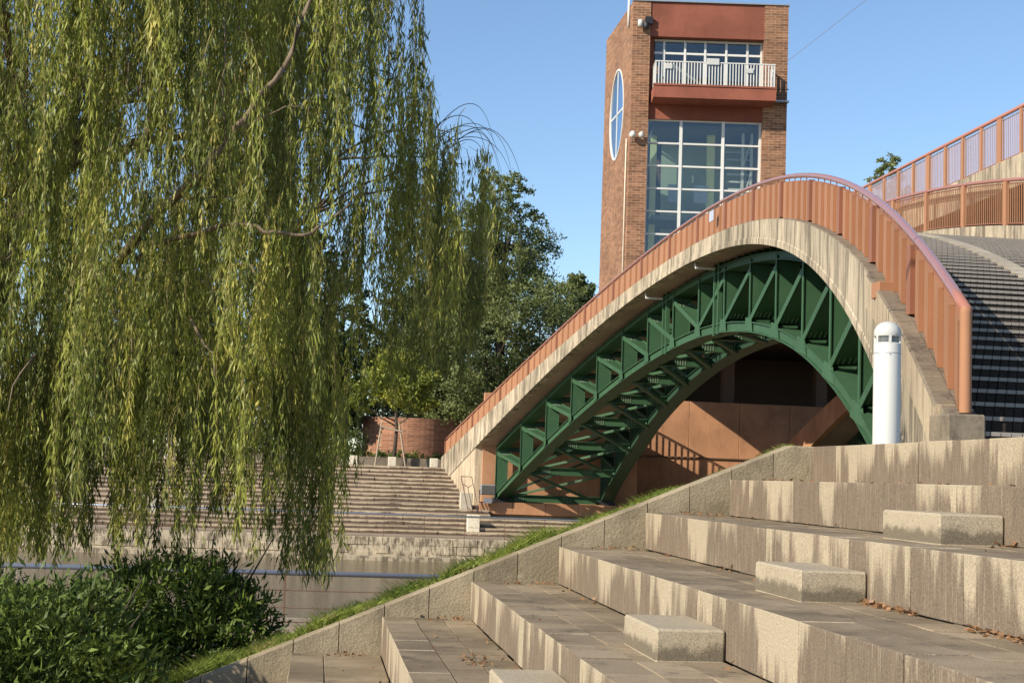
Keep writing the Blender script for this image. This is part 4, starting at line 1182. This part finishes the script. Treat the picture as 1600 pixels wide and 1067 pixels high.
# ---- willow
def strand_variant(seed, L, bare=0.12, dens=1.0):
    g = np.random.default_rng(seed)
    ns = 14
    t = np.linspace(0, 1, ns)
    ph = g.uniform(0, 6.28, 4)
    arch = g.uniform(0.05, 0.35)
    th = g.uniform(0, 6.28)
    x = arch * np.minimum(1, t * 4) ** 0.6 * math.cos(th) + 0.05 * np.sin(t * 5 + ph[0]) * t * L * 0.5
    y = arch * np.minimum(1, t * 4) ** 0.6 * math.sin(th) + 0.05 * np.sin(t * 4 + ph[1]) * t * L * 0.5
    z = -t * L + 0.10 * np.sin(np.minimum(1, t * 5) * math.pi)
    C = np.stack([x, y, z], 1)
    Vs, Fs, Ms = [], [], []
    # stem: flat crossed ribbons folded into a three sided tube
    r = 0.0045 * (1 - 0.6 * t)
    ang = np.array([0, 2.09, 4.19])
    ring = np.stack([np.stack([C[:, 0] + r * math.cos(a), C[:, 1] + r * math.sin(a), C[:, 2]], 1) for a in ang], 1).reshape(-1, 3)
    F = []
    for i in range(ns - 1):
        for k in range(3):
            F.append((i * 3 + k, i * 3 + (k + 1) % 3, i * 3 + 3 + (k + 1) % 3, i * 3 + 3 + k))
    Vs.append(ring); Fs.append(np.array(F)); Ms.append(np.ones(len(F), int))
    n = int(L * 72 * dens)
    tt = bare + (1 - bare) * np.sort(g.random(n))
    P = np.stack([np.interp(tt, t, C[:, k]) for k in range(3)], 1)
    # short side sprigs widen the tuft
    off = g.normal(size=(n, 3)) * np.array([0.030, 0.030, 0.03]) * (0.5 + g.random((n, 1)))
    P = P + off
    a = g.uniform(0, 6.28, n)
    sp = g.uniform(0.12, 0.55, n)
    D = np.stack([np.cos(a) * sp, np.sin(a) * sp, -np.ones(n)], 1)
    LL = g.uniform(0.075, 0.15, n); WW = g.uniform(0.012, 0.021, n)
    V2, F2 = leaf_quads(P, D, LL, WW, seed + 99)
    Fs.append(F2 + len(ring)); Vs.append(V2); Ms.append(np.zeros(len(F2), int))
    return np.concatenate(Vs), np.concatenate(Fs), np.concatenate(Ms)

TR = (-2.65, 18.4)      # trunk foot
def crown_top(dx, dy):
    r = math.hypot(dx, dy) / 5.4
    return 8.6 - 3.4 * r * r

lens = [1.0, 1.5, 2.0, 2.6, 3.2]
variants = []
for vi in range(30):
    L = lens[vi % 5] * (0.9 + 0.2 * rnd.random())
    variants.append((L, strand_variant(100 + vi, L, 0.08, rnd.uniform(0.8, 1.25))))
def to_cam(x, y):
    c, s = math.cos(R(7.4)), math.sin(R(7.4))
    return x * c - y * s, x * s + y * c
def tip_floor(x, y):
    """lowest level the twigs hang to, rising towards the right-hand rim of the crown"""
    cx, d = to_cam(x, y)
    q = cx / d * 2311 + 800
    pts = [(-400, -1.1), (0, -1.15), (120, -1.05), (250, -0.95), (330, -0.75), (470, -0.7), (505, -1.15), (530, -0.1), (570, 0.2), (620, 0.55), (680, 0.85), (740, 1.5), (800, 2.6), (1200, 3.0)]
    for i in range(len(pts) - 1):
        if pts[i][0] <= q <= pts[i + 1][0]:
            f = (q - pts[i][0]) / (pts[i + 1][0] - pts[i][0]); return (pts[i][1] * (1 - f) + pts[i + 1][1] * f) * d / 16.0
    return 0
wil = empty('willow_tree', (TR[0], TR[1], bank_z(*TR))); tag(wil, 'huge weeping willow hanging long leafy curtains over the left half', 'tree')
wbase = Vector(wil.location)
# limbs
limb_pts = []
def limb(p0, p1, sag, r0, r1, n=9, jit=0.12, sd_=0):
    g = random.Random(sd_); pts = []
    for i in range(n + 1):
        t = i / n
        p = Vector(p0).lerp(Vector(p1), t) + Vector((0, 0, sag * math.sin(t * math.pi)))
        if 0 < i < n: p += Vector((g.uniform(-jit, jit), g.uniform(-jit, jit), g.uniform(-jit, jit)))
        pts.append(p)
    rs = [r0 + (r1 - r0) * (i / n) for i in range(n + 1)]
    MB().tube([p - wbase for p in pts], rs, 8).obj('limb', M['bark'], wil, True)
    return pts
tz = bank_z(*TR)
T0 = Vector((TR[0] - 2.4, TR[1] + 0.3, bank_z(TR[0] - 2.4, TR[1] + 0.3) - 0.2)); T1 = Vector((TR[0] - 1.0, TR[1], 3.1))
MB().tube([T0 - wbase, T0.lerp(T1, 0.1) - wbase, T0.lerp(T1, 0.5) + Vector((-0.25, 0, 0)) - wbase, T1 - wbase], [0.42, 0.30, 0.24, 0.20], 14).obj('trunk', M['bark'], wil, True)
ends = []
for i in range(15):
    a = R(i * 24 + rnd.uniform(-8, 8)); rr = rnd.uniform(3.0, 4.9)
    if math.cos(a) > 0.2: rr *= 0.62
    e = Vector((TR[0] + rr * math.cos(a), TR[1] + rr * math.sin(a), rnd.uniform(3.0, 6.8)))
    ends.append(limb(T1, e, rnd.uniform(0.6, 1.6), 0.075, 0.018, 10, 0.14, i))
# visible pale limbs towards the viewer
ends.append(limb((-2.0, 16.2, 3.3), (-1.3, 14.9, 6.3), 0.1, 0.055, 0.02, 9, 0.05, 71))
ends.append(limb((-0.8, 16.6, 2.6), (0.25, 15.4, 3.2), -0.25, 0.03, 0.015, 9, 0.03, 72))
limb((-0.3, 17.5, 3.4), (1.35, 16.6, 3.9), 0.25, 0.022, 0.005, 12, 0.02, 73)
limb((-0.3, 17.5, 3.6), (1.5, 16.4, 3.5), 0.1, 0.02, 0.005, 12, 0.02, 74)
ends.append(limb((-1.2, 17.0, 4.2), (0.6, 16.2, 7.3), 0.0, 0.06, 0.02, 9, 0.08, 75))
limb((0.4, 16.3, 6.6), (3.0, 15.0, 7.4), 0.6, 0.03, 0.01, 9, 0.05, 76)
limb((-2.2, 15.8, 2.0), (-1.14, 13.66, 2.68), 0.1, 0.05, 0.036, 6, 0.03, 81)
limb((-1.14, 13.66, 2.68), (-0.45, 13.5, 3.68), 0.02, 0.036, 0.024, 8, 0.035, 82)
limb((-0.45, 13.5, 3.68), (-0.10, 13.4, 4.6), 0.02, 0.024, 0.014, 6, 0.03, 83)
limb((-0.95, 13.6, 2.9), (-1.02, 13.5, 4.1), 0.0, 0.012, 0.006, 6, 0.02, 84)
limb((-0.80, 13.55, 3.1), (-0.25, 13.4, 3.3), 0.05, 0.010, 0.005, 6, 0.03, 85)
limb((-0.72, 13.5, 2.20), (-0.12, 13.4, 2.14), -0.05, 0.020, 0.016, 7, 0.02, 86)
limb((-0.12, 13.4, 2.14), (0.22, 13.35, 2.45), -0.03, 0.016, 0.008, 6, 0.02, 87)
limb((-1.9, 15.5, 2.1), (-0.72, 13.5, 2.20), 0.1, 0.03, 0.020, 6, 0.03, 88)
# twigs fanning off limbs
tw_m = MB()
for pts in ends:
    for _ in range(12):
        i = rnd.randrange(2, len(pts) - 1); p = pts[i]
        qc = to_cam(p.x, p.y)
        if qc[0] / qc[1] * 2311 + 800 > 500: continue
        d = Vector((rnd.uniform(-1, 1), rnd.uniform(-1, 1), rnd.uniform(0.0, 0.7))).normalized() * rnd.uniform(0.5, 1.4)
        tw_m.tube([p - wbase, p + d * 0.5 + Vector((0, 0, 0.08)) - wbase, p + d - wbase, p + d * 1.25 + Vector((0, 0, -0.4)) - wbase], [0.016, 0.011, 0.008, 0.004], 4)
# hanging branches: clumps share a root area so the curtain reads as tresses
strands = []
nclump = 272
for ci in range(nclump):
    for _try in range(20):
        a = rnd.uniform(0, 2 * math.pi); rr = 5.4 * math.sqrt(rnd.uniform(0.03, 1.0))
        x = TR[0] + rr * math.cos(a); y = TR[1] + rr * math.sin(a)
        if ci >= 235:
            dd_ = rnd.uniform(14.2, 18.5); cc_ = (rnd.uniform(630, 750) - 800) / 2311 * dd_
            x = cc_ * math.cos(R(7.4)) + dd_ * math.sin(R(7.4)); y = -cc_ * math.sin(R(7.4)) + dd_ * math.cos(R(7.4))
        cx, d = to_cam(x, y)
        q = cx / d * 2311 + 800
        if q > 765: continue
        if q < -350: continue
        # keep more on the viewer's side
        if y > TR[1] + 0.5 and rnd.random() < 0.65: continue
        break
    top = crown_top(x - TR[0], y - TR[1])
    flo = tip_floor(x, y)
    # right-hand rim: upper envelope falls away
    cap = top
    if q > 560: cap = min(top, max(2.7, 6.3 - (q - 560) / 140.0 * 2.3))
    z = rnd.uniform(max(flo + 1.0, 0.2), max(cap, flo + 1.3)) if rnd.random() < 0.8 else cap
    dens = rnd.choice((4, 7, 10, 15)) if q < 560 else rnd.choice((2, 3, 5))
    if ci >= 235: dens = rnd.choice((1, 2, 2, 3))
    spread = rnd.uniform(0.05, 0.17)
    lift = rnd.choice((0.0, 0.3, 0.9, 1.5, 2.2)) if q > 190 else rnd.choice((0.0, 0.0, 0.5, 1.2))
    if y < TR[1] and rnd.random() < 0.6 and q < 600:
        p = Vector((x, y, z - 0.02)) - wbase; dd = Vector((TR[0] - x, TR[1] - y, 0)).normalized() * rnd.uniform(0.5, 1.3)
        pk = p + dd * 0.35 + Vector((0, 0, rnd.uniform(0.08, 0.25)))
        tw_m.tube([p - dd * 0.12 - Vector((0, 0, 0.22)), p, pk, p + dd + Vector((0, 0, rnd.uniform(-0.1, 0.4)))], [0.004, 0.007, 0.010, 0.015], 5)
    for s in range(dens):
        xs_, ys_2 = x + rnd.gauss(0, spread), y + rnd.gauss(0, spread)
        zz_ = z - abs(rnd.gauss(0, 0.35))
        avail = zz_ - (tip_floor(xs_, ys_2) + lift + abs(rnd.gauss(0, 0.15)))
        want = min(avail, rnd.uniform(1.2, 3.2))
        if want < 0.5: continue
        vi = min(range(30), key=lambda k: abs(variants[k][0] - want) + rnd.random() * 0.5)
        strands.append((xs_, ys_2, zz_, vi, want / variants[vi][0]))
# low tips that frame the canal
for q_, lo_, n_ in ((500, -1.2, 8), (485, -1.1, 6), (440, -0.75, 4), (385, -0.6, 4), (330, -0.6, 4), (295, -0.9, 4), (160, -0.9, 3), (60, -1.1, 14), (20, -1.05, 12), (540, -0.1, 3), (415, -0.9, 3), (235, -0.95, 4), (45, -1.1, 8), (130, -0.3, 8), (200, -0.2, 8), (250, 0.3, 6), (350, -0.2, 4), (460, -0.2, 3)):
    for _ in range(n_ * 2):
        d = rnd.uniform(14.8, 17.5); cx = (q_ + rnd.gauss(0, 8) - 800) / 2311 * d
        c, s = math.cos(R(7.4)), math.sin(R(7.4))
        x, y = cx * c + d * s, -cx * s + d * c
        L = rnd.uniform(1.2, 2.8)
        z = (lo_ + abs(rnd.gauss(0, 0.25))) * d / 16 + L
        vi = min(range(30), key=lambda k: abs(variants[k][0] - L) + rnd.random() * 0.4)
        strands.append((x, y, z, vi, L / variants[vi][0]))
# sprays hanging into the sky from the limb above the frame
for (cx, d, z, L) in ((-0.83, 15.4, 6.0, 0.75), (-0.35, 15.2, 6.2, 1.05), (-0.28, 15.0, 6.1, 0.9), (-0.60, 15.3, 6.0, 0.6)):
    c, s = math.cos(R(7.4)), math.sin(R(7.4))
    strands.append((cx * c + d * s, -cx * s + d * c, z, 0, -L))
var_me = [fastmesh('hanging_branch', v[1][0], v[1][1], [M['willow'], M['twig']], v[1][2]) for v in variants]
thinv = strand_variant(999, 1.0, 0.3, 0.35)
thin_me = fastmesh('hanging_branch', thinv[0], thinv[1], [M['willow'], M['twig']], thinv[2])
tag(tw_m.obj('twigs', M['bark'], wil), kind='stuff')
strands.sort(key=lambda s: to_cam(s[0], s[1])[1])
inview = [s for s in strands if -0.36 < to_cam(s[0], s[1])[0] / to_cam(s[0], s[1])[1] < 0.0]
front = set(id(s) for s in inview[:280])
bigV, bigF, bigM = [], [], []; off = 0
for s in strands:
    x, y, z, vi, sc = s
    rot = rnd.uniform(0, 6.28)
    wsc = 1.0
    if sc < 0:
        o = link('hanging_branch', thin_me, wil, Vector((x, y, z)) - wbase, (0, 0, rot), (0.6, 0.6, -sc)); continue
    if id(s) in front:
        link('hanging_branch', var_me[vi], wil, Vector((x, y, z)) - wbase, (0, 0, rot), (1, 1, sc))
    else:
        V_, F_, M_ = variants[vi][1]
        c, sn = math.cos(rot), math.sin(rot)
        W_ = np.stack([V_[:, 0] * c - V_[:, 1] * sn + x - wbase.x, V_[:, 0] * sn + V_[:, 1] * c + y - wbase.y, V_[:, 2] * sc + z - wbase.z], 1)
        bigV.append(W_); bigF.append(F_ + off); bigM.append(M_); off += len(V_)
tag(link('hanging_foliage', fastmesh('hanging_foliage', np.concatenate(bigV), np.concatenate(bigF), [M['willow'], M['twig']], np.concatenate(bigM)), wil), kind='stuff')
print('willow strands', len(strands), 'faces', sum(len(f) for f in bigF))
# bare arching twigs at the right rim
for i in range(9):
    d = 15.6 + 0.1 * i; q0 = 655 + 6 * i; q1 = 752 + rnd.uniform(0, 62); z0 = (742 - 195 - rnd.uniform(-8, 25)) / 2311 * d
    c, s = math.cos(R(7.4)), math.sin(R(7.4))
    def at(q, d): cx = (q - 800) / 2311 * d; return Vector((cx * c + d * s, -cx * s + d * c, 0))
    a_ = at(q0, d) + Vector((0, 0, z0 - 0.05)); b_ = at(q1, d + rnd.uniform(-.4, .4)); b_.z = a_.z
    hz = rnd.uniform(0.12, 0.30); drop = rnd.uniform(0.15, 0.65)
    c_ = a_.lerp(b_, 0.75); c_.z = a_.z + hz * 2; e_ = Vector((b_.x, b_.y, a_.z - drop))
    pts = []
    for k in range(15):
        t = k / 14
        p = a_ * (1 - t) ** 2 + c_ * (2 * t * (1 - t)) + e_ * t * t
        pts.append(p - wbase)
    MB().tube(pts, [0.0055 * (1 - 0.75 * k / 14) for k in range(15)], 4).obj('bare_twig', M['bark2'], wil, True)

# ---- generic leafy things
def leafy(name, label, cat, centre, lobes, nleaf, L, W, leafmat, barkmat, trunk=None, group=None, seed=0, up=0.2, lobe_fill=0.55, limbs=8):
    """lobes: list of (dx,dy,dz,rx,ry,rz) clump volumes"""
    g = np.random.default_rng(seed); rr = random.Random(seed)
    root = empty(name, centre); tag(root, label, cat, group)
    Ps, Ds = [], []
    vol = np.array([l[3] * l[4] * l[5] for l in lobes]) ** 0.7; vol /= vol.sum()
    for l, w in zip(lobes, vol):
        n = int(nleaf * w)
        # small sprays inside the lobe
        ncl = max(6, n // 26)
        c = g.normal(size=(ncl, 3)); c /= np.linalg.norm(c, axis=1, keepdims=True)
        rad = (lobe_fill + (1 - lobe_fill) * g.random((ncl, 1))) * (0.85 + 0.3 * g.random((ncl, 1)))
        C = c * rad * np.array(l[3:6]) + np.array(l[0:3])
        idx = g.integers(0, ncl, n)
        sp = 0.16 * (l[3] + l[4] + l[5]) / 3
        P = C[idx] + g.normal(size=(n, 3)) * sp * np.array([1, 1, 0.7])
        D = c[idx] * 0.6 + g.normal(size=(n, 3)) * 0.7 + np.array([0, 0, up])
        Ps.append(P); Ds.append(D)
    P = np.concatenate(Ps); D = np.concatenate(Ds); n = len(P)
    V_, F_ = leaf_quads(P, D, L * g.uniform(0.7, 1.3, n), W * g.uniform(0.7, 1.3, n), seed + 1)
    tag(link('foliage', fastmesh('foliage', V_, F_, leafmat), root), kind='stuff')
    if trunk:
        h, r0, r1 = trunk
        MB().tube([(0, 0, -0.1), (0.02 * h, 0, 0.4 * h), (-0.01 * h, 0.01 * h, 0.75 * h), (0, 0, h)], [r0, r0 * 0.8, (r0 + r1) / 2.4, r1], 10).obj('trunk', barkmat, root, True)
        for i in range(limbs):
            l = lobes[rr.randrange(len(lobes))]
            z0 = h * rr.uniform(0.25, 0.8)
            e = Vector((l[0] + rr.uniform(-.5, .5) * l[3], l[1] + rr.uniform(-.5, .5) * l[4], max(z0 + 0.3, l[2] + rr.uniform(-.3, .5) * l[5])))
            s_ = Vector((0.01 * h, 0, z0))
            MB().tube([s_, s_.lerp(e, 0.5) + Vector((0, 0, -0.05 * h * 0.3)), e], [r0 * 0.42, r0 * 0.25, 0.03], 6).obj('limb', barkmat, root, True)
    return root

# tall open tree left of the tower
def conic_lobes(h, zlow, rmax, n, seed, power=0.75, peak=0.3):
    rr = random.Random(seed); out = []
    for i in range(n):
        t = (i + 0.5) / n
        z = zlow + (h - zlow) * t
        prof = math.sin(math.pi * min(1, (t + 0.18) / 1.18) ** power) ** 0.7 if t > peak else 0.7 + 0.3 * t / peak
        r = rmax * max(0.16, prof)
        a = rr.uniform(0, 6.28)
        q = r * rr.uniform(0.35, 0.75)
        s = r * rr.uniform(0.34, 0.52)
        out.append((q * math.cos(a), q * math.sin(a), z, s * 1.15, s * 1.15, s * 0.75))
    return out
leafy('broad_tree', 'dark broad tree right behind the rim of the willow', 'tree', (9.3, 113, 0.4), conic_lobes(19.4, 2.5, 6.0, 40, 6), 38000, 0.28, 0.17, M['treeleaf'], M['bark2'], (15.0, 0.40, 0.06), 'trees beyond the canal', 22, limbs=14)
leafy('young_tree', 'small yellow green tree held by pale stakes at the head of the steps', 'tree', (4.9, 93.5, 0.44),
      [(0.2, 0, 4.6, 1.5, 1.5, 1.0), (-1.3, 0.3, 5.0, 1.2, 1.2, 0.9), (1.3, 0, 5.4, 1.2, 1.2, 1.0), (0.1, 0.5, 6.4, 1.4, 1.3, 0.9), (-2.2, 0, 3.9, 0.9, 0.9, 0.6), (1.9, 0, 4.1, 0.9, .9, .7)],
      6500, 0.24, 0.15, M['goldleaf'], M['bark2'], (5.6, 0.14, 0.04), 'trees beyond the canal', 23, limbs=8)
st_ = empty('tree_stakes', (4.9, 93.3, 0.44)); tag(st_, 'pale wooden stakes tied across the young tree trunk', 'tree stakes')
for (xa, xb) in ((-1.15, -0.85), (0.75, 0.25)):
    MB().tube([(xa, 0, 0), (xb, 0, 2.7)], 0.06, 6).obj('stake', M['wood'], st_)
MB().tube([(-0.95, -0.05, 2.45), (0.5, -0.05, 2.15)], 0.06, 6).obj('tie_bar', M['wood'], st_)
def crown_lobes(h, zlow, rmax, n, seed):
    rr = random.Random(seed); out = []
    for i in range(n):
        t = ((i + 0.5) / n) ** 0.9
        r = rmax * max(0.16, (1 - t) ** 0.42) * (0.75 + 0.25 * min(1, t * 6))
        a = i * 2.4 + rr.uniform(-.4, .4); q = r * rr.uniform(0.3, 0.92); s = max(0.75, r * rr.uniform(0.20, 0.34))
        out.append((q * math.cos(a), q * math.sin(a), zlow + (h - zlow) * t, s * 1.1, s * 1.1, s * 0.7))
    return out
leafy('tall_tree', 'tall open crowned tree rising beside the brick tower', 'tree', (12.3, 104, 0.4), crown_lobes(21.3, 2.0, 7.9, 120, 5), 90000, 0.215, 0.125, M['treeleaf2'], M['bark2'], (20.5, 0.42, 0.05), 'trees beyond the canal', 21, limbs=26, lobe_fill=0.35)
def row_tree(x, y, h, r, lab, sd_, mat, name='broad_tree'):
    leafy(name, lab, 'tree', (x, y, 0.4), crown_lobes(h, 2.2, r, 42, sd_), 24000, 0.30, 0.18, M[mat], M['bark2'], (h * 0.85, 0.4, 0.07), 'trees beyond the canal', sd_, limbs=10)
row_tree(0.4, 100.5, 8.6, 2.9, 'low dark tree left of the curved brick wall', 39, 'treeleaf')
row_tree(-1.2, 107, 17.0, 5.0, 'dark tree second from the right behind the willow curtain', 31, 'treeleaf')
row_tree(-9.0, 105, 15.5, 5.2, 'dark tree third from the right behind the willow curtain', 32, 'treeleaf2')
row_tree(-16.5, 103, 17.5, 5.4, 'dark tree fourth from the right behind the willow curtain', 33, 'treeleaf')
row_tree(-24.5, 100, 16.0, 5.6, 'dark tree farthest left behind the willow curtain', 34, 'treeleaf2')
row_tree(-12.8, 112, 19.5, 6.0, 'pale distant tree glimpsed through gaps in the willow', 35, 'treeleaf')
row_tree(1.8, 118, 15.0, 6.0, 'distant tree between the willow and the tall open tree', 36, 'treeleaf')
row_tree(20.6, 118, 15.8, 3.6, 'sparse tree peeking out left of the brick tower', 37, 'treeleaf2')
row_tree(47.9, 120, 27.9, 5.6, 'small green treetop showing above the right hand railing', 38, 'goldleaf' if False else 'treeleaf2')
# hedge under the curved wall
leafy('hedge', 'low clipped hedge in front of the curved brick wall', 'hedge', (4.0, 96.5, 0.44), [(-4 + 1.3 * i, 0, 0.55, 0.8, 0.5, 0.35) for i in range(9)], 5000, 0.16, 0.09, M['shrub'], M['bark2'], None, None, 41)

leafy('hedge', 'long dark hedge along the head of the far steps behind the willow', 'hedge', (-13.5, 97.0, 0.44), [(-13 + 1.6 * i, 0.3 * (i % 2), 1.3, 1.1, 0.8, 1.25) for i in range(19)], 19000, 0.2, 0.12, M['treeleaf'], M['bark2'], None, None, 42)
# ---- shrubs at the lower left
def shrub(label, c, lobes, n, sd_, L=0.105, W=0.030):
    lobes = [(a_ * 0.93, b_ * 0.93, c_ * (1.08 if sd_ > 52 else 0.84), d_ * 0.93, e_ * 0.93, f_ * 0.86) for a_, b_, c_, d_, e_, f_ in lobes]
    n = int(n * (1.1 if sd_ > 52 else 0.85))
    z = bank_z(c[0], c[1])
    r = leafy('shrub', label, 'shrub', (c[0], c[1], z), lobes, n, L, W, M['shrub'], M['bark2'], None, 'evergreen shrubs at the lower left', sd_, up=0.55, lobe_fill=0.75)
    rr = random.Random(sd_)
    for i in range(7):
        e = Vector((rr.uniform(-0.9, 0.9), rr.uniform(-.6, .6), rr.uniform(0.8, 1.5)))
        MB().tube([(e.x * 0.2, e.y * 0.2, 0), e * 0.5, e], [0.022, 0.015, 0.006], 5).obj('stem', M['bark2'], r, True)
shrub('dark rounded evergreen shrub nearest the water', (-1.15, 15.9), [(0, 0, 0.75, 0.75, 0.7, 0.65), (-0.5, 0.1, 0.85, 0.7, 0.7, 0.6), (0.45, -0.1, 0.65, 0.5, 0.5, 0.5), (0.1, -0.4, 0.45, 0.6, 0.4, 0.4), (-0.2, 0, 1.05, 0.6, 0.5, 0.4)], 11000, 51)
shrub('leafy evergreen shrub in the middle of the lower left clump', (-2.35, 15.2), [(0, 0, 0.8, 0.8, 0.7, 0.65), (-0.5, -0.2, 0.7, 0.7, 0.7, 0.6), (0.5, 0, 0.7, 0.6, 0.6, 0.55), (0, 0.1, 1.2, 0.6, 0.5, 0.4), (0.0, -0.5, 0.4, 0.7, 0.4, 0.4)], 12000, 52)
shrub('bright leaved shrub at the lower left corner', (-2.2, 13.0), [(0, 0, 0.9, 0.8, 0.7, 0.6), (-0.8, 0, 0.8, 0.8, 0.7, 0.65), (0.5, -0.1, 0.55, 0.55, 0.6, 0.5), (-0.3, -0.4, 0.5, 0.8, 0.5, 0.5), (-1.3, 0.2, 0.95, 0.6, 0.6, 0.5)], 12000, 53)
shrub('tall shrub behind the lower left corner under the willow tips', (-3.4, 15.6), [(0, 0, 1.1, 0.8, 0.7, 0.8), (-0.6, 0, 1.0, 0.7, 0.7, 0.7), (0.6, 0, 0.95, 0.6, 0.6, 0.6), (0, 0, 0.5, 0.9, 0.7, 0.5)], 10000, 54)

# ---- grass along the wing wall
g = np.random.default_rng(77)
def blades(n, xf, yf, Lf, seed):
    x = xf(n); y = yf(n)
    cl = 0.5 + 0.5 * np.sin(x * 7.3 + np.sin(y * 5.1) * 2) * np.sin(x * 2.9 + 1.3)
    z = np.array([bank_z(a, b) for a, b in zip(x, y)]) - 0.01
    L = Lf(n) * (0.5 + 0.9 * cl ** 1.5) * np.where(x > 2.2, np.clip(1 - (x - 2.2) * 0.45, 0.35, 1), 1.0)
    a = g.uniform(0, 6.28, n); lean = g.uniform(0.05, 0.65, n)
    d = np.stack([np.cos(a) * lean, np.sin(a) * lean, np.ones(n)], 1)
    b0 = np.stack([x, y, z], 1)
    w = g.uniform(0.004, 0.009, n)[:, None]
    s = np.stack([-np.sin(a + 0.8), np.cos(a + 0.8), np.zeros(n)], 1) * w
    m = b0 + d * (L * 0.5)[:, None]
    t = b0 + d * L[:, None] + np.stack([np.cos(a), np.sin(a), np.zeros(n)], 1) * (L * 0.35)[:, None] - np.array([0, 0, 1]) * (L * 0.18)[:, None]
    V_ = np.stack([b0 - s, b0 + s, m + s * 0.8, m - s * 0.8, t + s * 0.1, t - s * 0.1], 1).reshape(-1, 3)
    k = np.arange(n)[:, None] * 6
    F_ = np.concatenate([k + np.array([[0, 1, 2, 3]]), k + np.array([[3, 2, 4, 5]])])
    return V_, F_
V1, F1_ = blades(26000, lambda n: g.uniform(-3.2, 4.7, n), lambda n: 14.04 + np.abs(g.normal(0, 0.42, n)), lambda n: g.uniform(0.07, 0.21, n), 1)
V2, F2_ = blades(15000, lambda n: g.uniform(-5.0, 7.0, n), lambda n: g.uniform(14.05, 21, n), lambda n: g.uniform(0.06, 0.2, n), 2)
tag(link('grass', fastmesh('grass', np.concatenate([V1, V2]), np.concatenate([F1_, F2_ + len(V1)]), M['grass'])), 'strip of fresh green grass growing along the sloping wall', 'grass', kind='stuff')

# ---- weeds in the wall corners and dry leaves on the treads
V_, F_, off = [], [], 0
def litter(n, x0, x1, y0, y1, z, Lr=(0.025, 0.06)):
    global off
    P = np.stack([g.uniform(x0, x1, n), g.uniform(y0, y1, n), np.full(n, z) + g.uniform(0.003, 0.02, n)], 1)
    D = g.normal(size=(n, 3)) * np.array([1, 1, 0.25])
    L = g.uniform(*Lr, n)
    a, b = leaf_quads(P, D, L, L * g.uniform(0.35, 0.7, n), int(x0 * 100) % 977)
    V_.append(a); F_.append(b + off); off += len(a)
for k in range(0, 6):
    xr = SX(k + 1)
    litter(26, xr - 0.10, xr - 0.005, 4, 13.5, SZ(k))
    litter(26, SX(k) + 0.3, xr - 0.05, 13.55, 13.78, SZ(k))
    litter(14, SX(k) + 0.05, xr - 0.05, 5, 13.5, SZ(k), (0.015, 0.04))
litter(130, SX(4) - 0.08, SX(4) - 0.005, 7.35, 8.05, SZ(3), (0.02, 0.05))
litter(130, SX(4) - 0.09, SX(4) - 0.005, 5.6, 6.6, SZ(3), (0.02, 0.05))
litter(45, SX(1) + 0.42, SX(1) + 0.62, 10.4, 10.9, SZ(1), (0.02, 0.05))
tag(link('dry_leaves', fastmesh('dry_leaves', np.concatenate(V_), np.concatenate(F_), M['dry'])), 'scattered dry brown leaves on the stone steps', 'leaves', kind='stuff')
